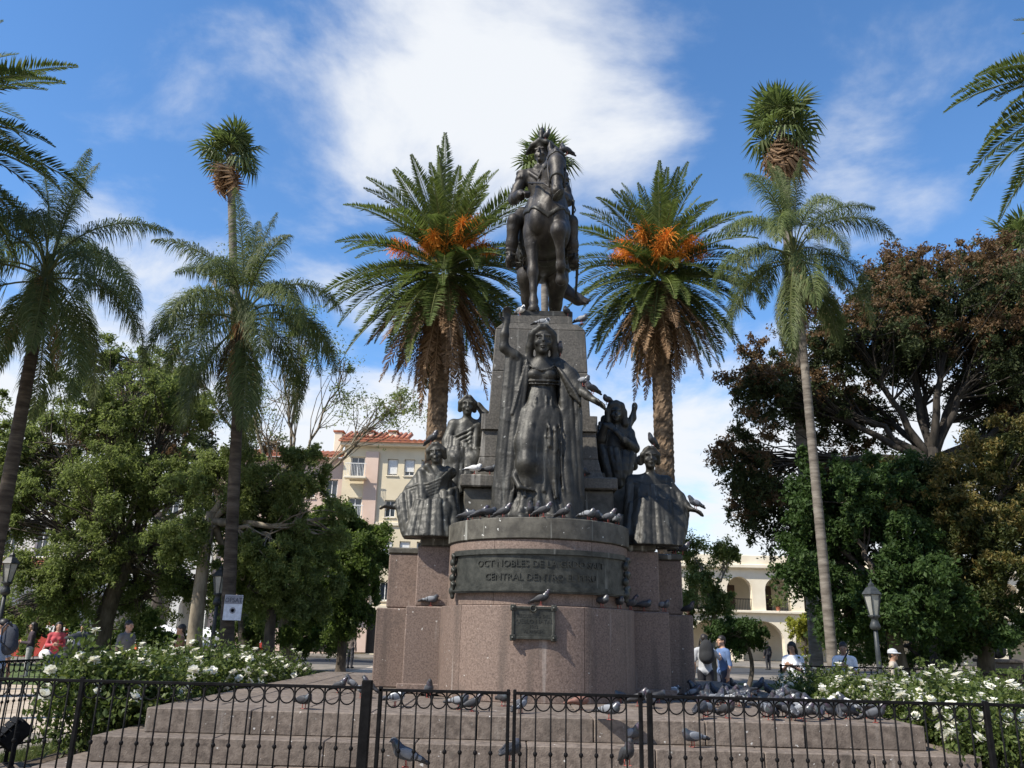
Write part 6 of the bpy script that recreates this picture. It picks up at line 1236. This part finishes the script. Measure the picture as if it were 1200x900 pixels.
# ------------------------------------------------------------------ pigeons
m_pg = dict(slate=flat('slate_feather', (.062, .067, .077), .6), dark=flat('dark_feather', (.032, .033, .037), .6), pale=flat('pale_feather', (.20, .21, .225), .65), white=flat('white_feather', (.72, .71, .68), .7), brown=flat('brown_feather', (.20, .10, .075), .7), neck=M('iridescent_neck', [(.03, .05, .045), (.06, .035, .06)], scale=8, rough=.35, spec=.7), leg=flat('pigeon_leg', (.36, .10, .08)), beak=flat('beak', (.05, .05, .05)))
def pigeon_sdf(pose):
    f = SDF((-.13, -.24, -.02), (.13, .28, .40), .0085); zb0 = .135
    tilt = {'stand': -.35, 'hunch': -.12, 'peck': .25, 'alert': -.55}[pose]; q = eul(0, tilt, 0); c = np.array((0, 0, zb0)); P = lambda *v: c+q@np.array(v)
    f.cur = 0; f.ell(P(0, 0, 0), (.068, .125, .066), .02, q); f.ell(P(0, -.06, -.005), (.060, .07, .062), .02, q)
    f.cur = 3; f.chain([(*P(0, .09, .01), .04), (*P(0, .17, .0), .026), (*P(0, .25, -.006), .022)], .02); f.ell(P(0, .20, -.002), (.042, .075, .010), .012, q)
    hp = {'stand': (0, -.13, .26), 'hunch': (0, -.105, .20), 'peck': (0, -.21, .06), 'alert': (0, -.105, .275)}[pose]; hp = np.array(hp)
    f.cur = 1; n0 = P(0, -.09, .02); f.chain([(*n0, .056), (*((n0+hp)/2), .044), (*hp, .031)], .025)
    f.cur = 2; f.ell(hp+np.array((0, -.008, .004)), (.029, .036, .030), .012)
    bd = np.array((0, -1, -.25)) if pose != 'peck' else np.array((0, -.55, -.85)); f.cap(hp+bd*.03, hp+bd*.062, .009, .004, .006)
    V, Fq, ids = f.mesh(True); return V, Fq, ids, P, q
def wing_mesh(P, q, e):
    f = SDF((-.11, -.14, .0), (.11, .28, .30), .0085); f.ell(P(.056*e, .015, .012), (.022, .105, .050), .01, q); f.ell(P(.047*e, .12, .012), (.016, .10, .024), .02, q); f.cap(P(.03*e, .17, .01), P(.02*e, .235, .006), .012, .006, .015)
    V, Fq = f.mesh(); c = V[Fq].mean(1); l = (c-np.array((0, 0, .135)))@q; y = l[:, 1]; ids = np.where(((y > .055) & (y < .075)) | ((y > .10) & (y < .122)), 1, 0); ids[y > .165] = 1
    return V, Fq, ids
leg_me = {}
def leg(h, e, y):
    b = MB(); b.add(tube([(.028*e, y, h), (.030*e, y+.005, .012)], [.010, .006], 5))
    for a in (-.5, 0, .5, pi): b.add(tube([(.030*e, y, .010), (.030*e+.035*sin(a), y-.035*cos(a), .005)], [.005, .003], 4))
    return mesh_data('leg', *b.get(), m_pg['leg'], True)
PG = {}
COL = {'slate': ('slate', 'neck', 'slate', 'dark', 'pale', 'dark'), 'dark': ('dark', 'neck', 'dark', 'dark', 'dark', 'dark'), 'checker': ('slate', 'neck', 'dark', 'dark', 'slate', 'dark'), 'white': ('white', 'white', 'white', 'slate', 'white', 'white'), 'pied': ('white', 'neck', 'white', 'dark', 'pale', 'dark'), 'brown': ('brown', 'brown', 'brown', 'brown', 'brown', 'brown')}
for pose in ('stand', 'hunch', 'peck', 'alert'):
    V, Fq, ids, P, q = pigeon_sdf(pose); wm = [wing_mesh(P, q, e) for e in (-1, 1)]; lg = [leg(.11, e, .0) for e in (-1, 1)]
    for cn, c in COL.items():
        PG[pose, cn] = (mesh_data('body', V, Fq, [m_pg[k] for k in c[:4]], True, midx=ids), [mesh_data('wing', w[0], w[1], [m_pg[c[4]], m_pg[c[5]]], True, midx=w[2]) for w in wm], lg)
def pigeon(pose, col, p, rz, label, group=None, s=1.0):
    t = thing('pigeon', label, 'pigeon', p, rz, group); b, w, l = PG[pose, col]
    s *= .76
    obj('body', b, t, scale=s)
    for k in (0, 1): obj('wing', w[k], t, scale=s); obj('leg', l[k], t, scale=s)
g = random.Random(4)
POS = ('stand', 'hunch', 'stand', 'alert', 'hunch', 'peck'); CL = ('slate', 'dark', 'checker', 'dark', 'slate', 'dark', 'checker', 'pied')
def one(px, py, z, label, pose, col, rz, group=None, Y=None):
    p = atz(px, py, z) if Y is None else at(px, py, Y); z_ = z if z is not None else p[2]
    pigeon(pose, col, (p[0], p[1], z_+.002), rz, label, group, g.uniform(.92, 1.1))
# crowd on the platform by the roses
for i in range(64):
    px = g.uniform(812, 1010); py = g.uniform(800, 846)
    p = atz(px, py, PZ)
    if p[0] > X1-.15 or p[1] < Y0+.1 or p[1] > 16 or p[0] < 2.2: p = (g.uniform(2.4, 4.45), g.uniform(9.95, 13.5), PZ)
    col = g.choice(CL); pigeon(g.choice(POS), col, (p[0], p[1], PZ+.003), g.uniform(0, 6.28), {'slate': 'slate grey pigeon with barred wings in the crowd on the platform beside the roses', 'dark': 'dark pigeon in the crowd on the platform beside the roses', 'checker': 'mid grey pigeon with dusky wings in the crowd beside the roses', 'pied': 'white bodied pigeon with dark neck in the crowd beside the roses'}[col], f'{col} pigeons crowding the platform', g.uniform(.92, 1.1))
pl_pos = [(397, 812, 'dark', 'stand', 1.2), (412, 808, 'slate', 'alert', -1.3), (432, 812, 'dark', 'alert', -1.7), (424, 818, 'slate', 'hunch', .3), (356, 831, 'dark', 'hunch', .9), (463, 828, 'pied', 'hunch', 2), (502, 818, 'checker', 'alert', .2), (538, 832, 'slate', 'hunch', 1.2), (553, 834, 'dark', 'stand', 1.5), (590, 828, 'dark', 'hunch', .5), (610, 836, 'slate', 'stand', 2.5), (715, 844, 'slate', 'hunch', 1.0), (680, 832, 'brown', 'hunch', 1.8), (726, 824, 'checker', 'hunch', -1), (748, 828, 'dark', 'stand', 1), (762, 830, 'slate', 'stand', -.4), (772, 824, 'dark', 'hunch', 2)]
for px, py, col, pose, rz in pl_pos:
    one(px, py, PZ, {'dark': 'dark pigeon on the platform at the foot of the pedestal', 'slate': 'slate grey pigeon on the platform at the foot of the pedestal', 'pied': 'white bodied pigeon on the platform at the foot of the pedestal', 'checker': 'mid grey pigeon on the platform against the pedestal foot', 'brown': 'brown pigeon on the platform below the small plaque'}[col], pose, col, rz, f'{col} pigeons at the pedestal foot')
for px, py, col, pose, rz in ((742, 872, 'slate', 'stand', .6), (812, 876, 'slate', 'hunch', -1.2), (600, 893, 'dark', 'hunch', 2.6), (475, 900, 'slate', 'stand', -1.4), (735, 898, 'dark', 'alert', .2)):
    one(px, py, .50, 'slate grey pigeon on the middle step behind the gate' if col == 'slate' else 'dark pigeon on the middle step behind the gate', pose, col, rz, f'{col} pigeons on the middle step')
# on the drum slab (z 3.2) and wings
rim = lambda a, r: (AX+r*sin(a), YC-r*cos(a))
for i, (px, col, pose, rz) in enumerate(((547, 'dark', 'hunch', 1.2), (562, 'dark', 'stand', 1.6), (590, 'dark', 'stand', 1.1), (622, 'dark', 'alert', -.2), (629, 'slate', 'alert', .2), (660, 'dark', 'stand', .9), (690, 'slate', 'hunch', 1.0), (697, 'dark', 'hunch', 2.2), (716, 'checker', 'hunch', .4), (712, 'dark', 'hunch', -.8))):
    x = at(px, 610, 11.9)[0]; r = 1.28 if i not in (8, 9) else 1.15; dx = max(-r*.98, min(r*.98, x-AX)); pigeon(pose, col, (AX+dx, YC-math.sqrt(max(.01, r*r-dx*dx)), 3.202), rz, f'{"dark" if col == "dark" else "slate grey" if col == "slate" else "mid grey"} pigeon on the drum slab at the hem of the robed woman', f'{col} pigeons at the robed woman\'s hem')
for i, (a, r, col, pose, rz) in enumerate(((.55, 1.3, 'slate', 'hunch', .8), (.72, 1.2, 'dark', 'hunch', -.6), (.85, 1.32, 'checker', 'stand', 1.1), (.95, 1.15, 'dark', 'hunch', 2.0), (1.1, 1.3, 'slate', 'hunch', .2), (-.62, 1.3, 'dark', 'hunch', 1.9), (-.9, 1.28, 'checker', 'hunch', -1.6), (1.25, 1.22, 'dark', 'stand', -.4))):
    pigeon(pose, col, (*rim(a, r), 3.202), rz, {'dark': 'dark pigeon huddled on the drum slab beside the robed woman', 'slate': 'slate grey pigeon huddled on the drum slab beside the robed woman', 'checker': 'mid grey pigeon huddled on the drum slab beside the robed woman'}[col], f'{col} pigeons huddled on the drum slab')
pigeon('stand', 'dark', (AX+.02, YC-1.385, 3.202), 1.3, 'dark pigeon on the very edge of the drum slab above the bronze band')
# ledge at top of the lower tier
for x, y, col, pose, rz, lab in ((-1.62, 13.01, 'slate', 'hunch', 1.5, 'slate pigeon lying on the wing ledge left of the band, beside the scrolled end'), (.0, YC-1.415, 'dark', 'stand', 1.2, 'dark pigeon standing just above the small plaque'), (.86, YC-1.13, 'dark', 'hunch', .8, 'dark pigeon resting on the ledge under the bronze band'), (1.14, YC-.83, 'dark', 'hunch', .3, 'dark pigeon resting on the ledge under the end of the bronze band'), (1.36, YC-.45, 'checker', 'stand', .9, 'mid grey pigeon on the ledge beside the scrolled end'), (1.62, 13.01, 'dark', 'hunch', 1.4, 'dark pigeon on the wing ledge facing the roses'), (1.93, 13.02, 'slate', 'hunch', .5, 'slate pigeon at the corner of the wing ledge'), (2.55, 14.25, 'dark', 'stand', .8, 'dark pigeon on the outer wing ledge facing the arcades')):
    pigeon(pose, col, (AX+x, y, 1.998), rz, lab)
for px, py, Y, z, col, pose, rz, lab in ((494, 622, 13.14, 3.187, 'dark', 'hunch', 1.4, 'dark pigeon on the wing slab in front of the cloaked woman'), (762, 620, 13.14, 3.187, 'dark', 'stand', -1.1, 'dark pigeon on the wing slab in front of the caped woman'), (770, 618, 13.2, 3.187, 'white', 'alert', .8, 'white pigeon on the wing slab in front of the caped woman'), (778, 622, 13.12, 3.187, 'slate', 'stand', -.9, 'slate pigeon at the corner of the wing slab in front of the caped woman'), (790, 640, 14.33, 2.992, 'dark', 'hunch', .4, 'dark pigeon on the low outer wing slab below the caped woman'), (800, 640, 14.36, 2.992, 'dark', 'stand', 1.3, 'dark pigeon at the outer edge of the low wing slab'),
    (556, 560, 13.16, 4.062, 'white', 'hunch', 1.5, 'pale pigeon on the plinth ledge beside the toga figure'), (574, 560, 13.2, 4.062, 'dark', 'hunch', 1.3, 'dark pigeon on the plinth ledge behind the robed woman'), (684, 560, 13.2, 4.062, 'dark', 'hunch', -.6, 'dark pigeon on the plinth ledge behind the reaching arm'), (610, 372, 13.5, 6.952, 'pied', 'hunch', .6, 'white bodied pigeon on the pillar top at the horse hoof'), (664, 372, 13.5, 6.952, 'dark', 'hunch', -.4, 'dark pigeon on the pillar top under the horse tail'), (682, 390, 13.46, 6.802, 'slate', 'hunch', .9, 'slate pigeon at the corner of the pillar cap')):
    p = at(px, py, Y); pigeon(pose, col, (p[0], Y, z), rz, lab)
# birds perched on the figures: dropped on the bronze from above
bpy.context.view_layer.update()
def drop(name, x, y, part_names=('figure', 'horse', 'rider', 'hat')):
    t = bpy.data.objects[name]; best = None; L = np.array(t.location)
    for o in t.children_recursive:
        if o.type != 'MESH' or o.name.split('.')[0] not in part_names: continue
        ok, loc, nr, fi = o.ray_cast(Vector((x-L[0], y-L[1], 20)), Vector((0, 0, -1)))
        if ok and (best is None or loc.z+L[2] > best): best = loc.z+L[2]
    return best
def perch(name, px, py, Y, pose, col, rz, lab, rad=.12):
    p = at(px, py, Y)
    for r in np.linspace(0, .5, 11):
        for a in np.arange(0, 6.28, .4):
            z = drop(name, p[0]+r*cos(a), Y+r*sin(a))
            if z is not None and abs(z-p[2]) < .28: pigeon(pose, col, (p[0]+r*cos(a), Y+r*sin(a), z-.004), rz, lab); return
perch('draped_woman_statue', 636, 385, 12.6, 'hunch', 'pied', 1.4, 'white bodied pigeon sitting on the head of the robed woman')
perch('draped_woman_statue', 655, 424, 12.6, 'alert', 'dark', .2, 'dark pigeon on the shoulder of the robed woman')
perch('draped_woman_statue', 694, 480, 12.3, 'stand', 'dark', -1.0, 'dark pigeon standing on the fingers of the reaching hand')
perch('draped_woman_statue', 684, 468, 12.4, 'hunch', 'slate', .9, 'slate pigeon sitting on the wrist of the reaching arm')
perch('equestrian_statue', 640, 160, 14.5, 'alert', 'dark', .6, 'dark pigeon on top of the rider hat')
perch('equestrian_statue', 664, 188, 13.2, 'stand', 'dark', -1.2, 'dark pigeon perched by the ears of the bronze horse')
perch('reclining_woman_statue', 506, 520, 13.2, 'alert', 'dark', 1.0, 'dark pigeon on the head of the cloaked seated woman')
perch('caped_woman_statue', 765, 522, 13.25, 'alert', 'dark', -.8, 'dark pigeon on the head of the caped woman')
perch('caped_woman_statue', 815, 600, 13.15, 'stand', 'slate', -1.2, 'slate pigeon on the held out hand of the caped woman')
perch('hooded_statue', 712, 490, 14.0, 'hunch', 'dark', -.7, 'dark pigeon on the shoulder of the hooded figure')
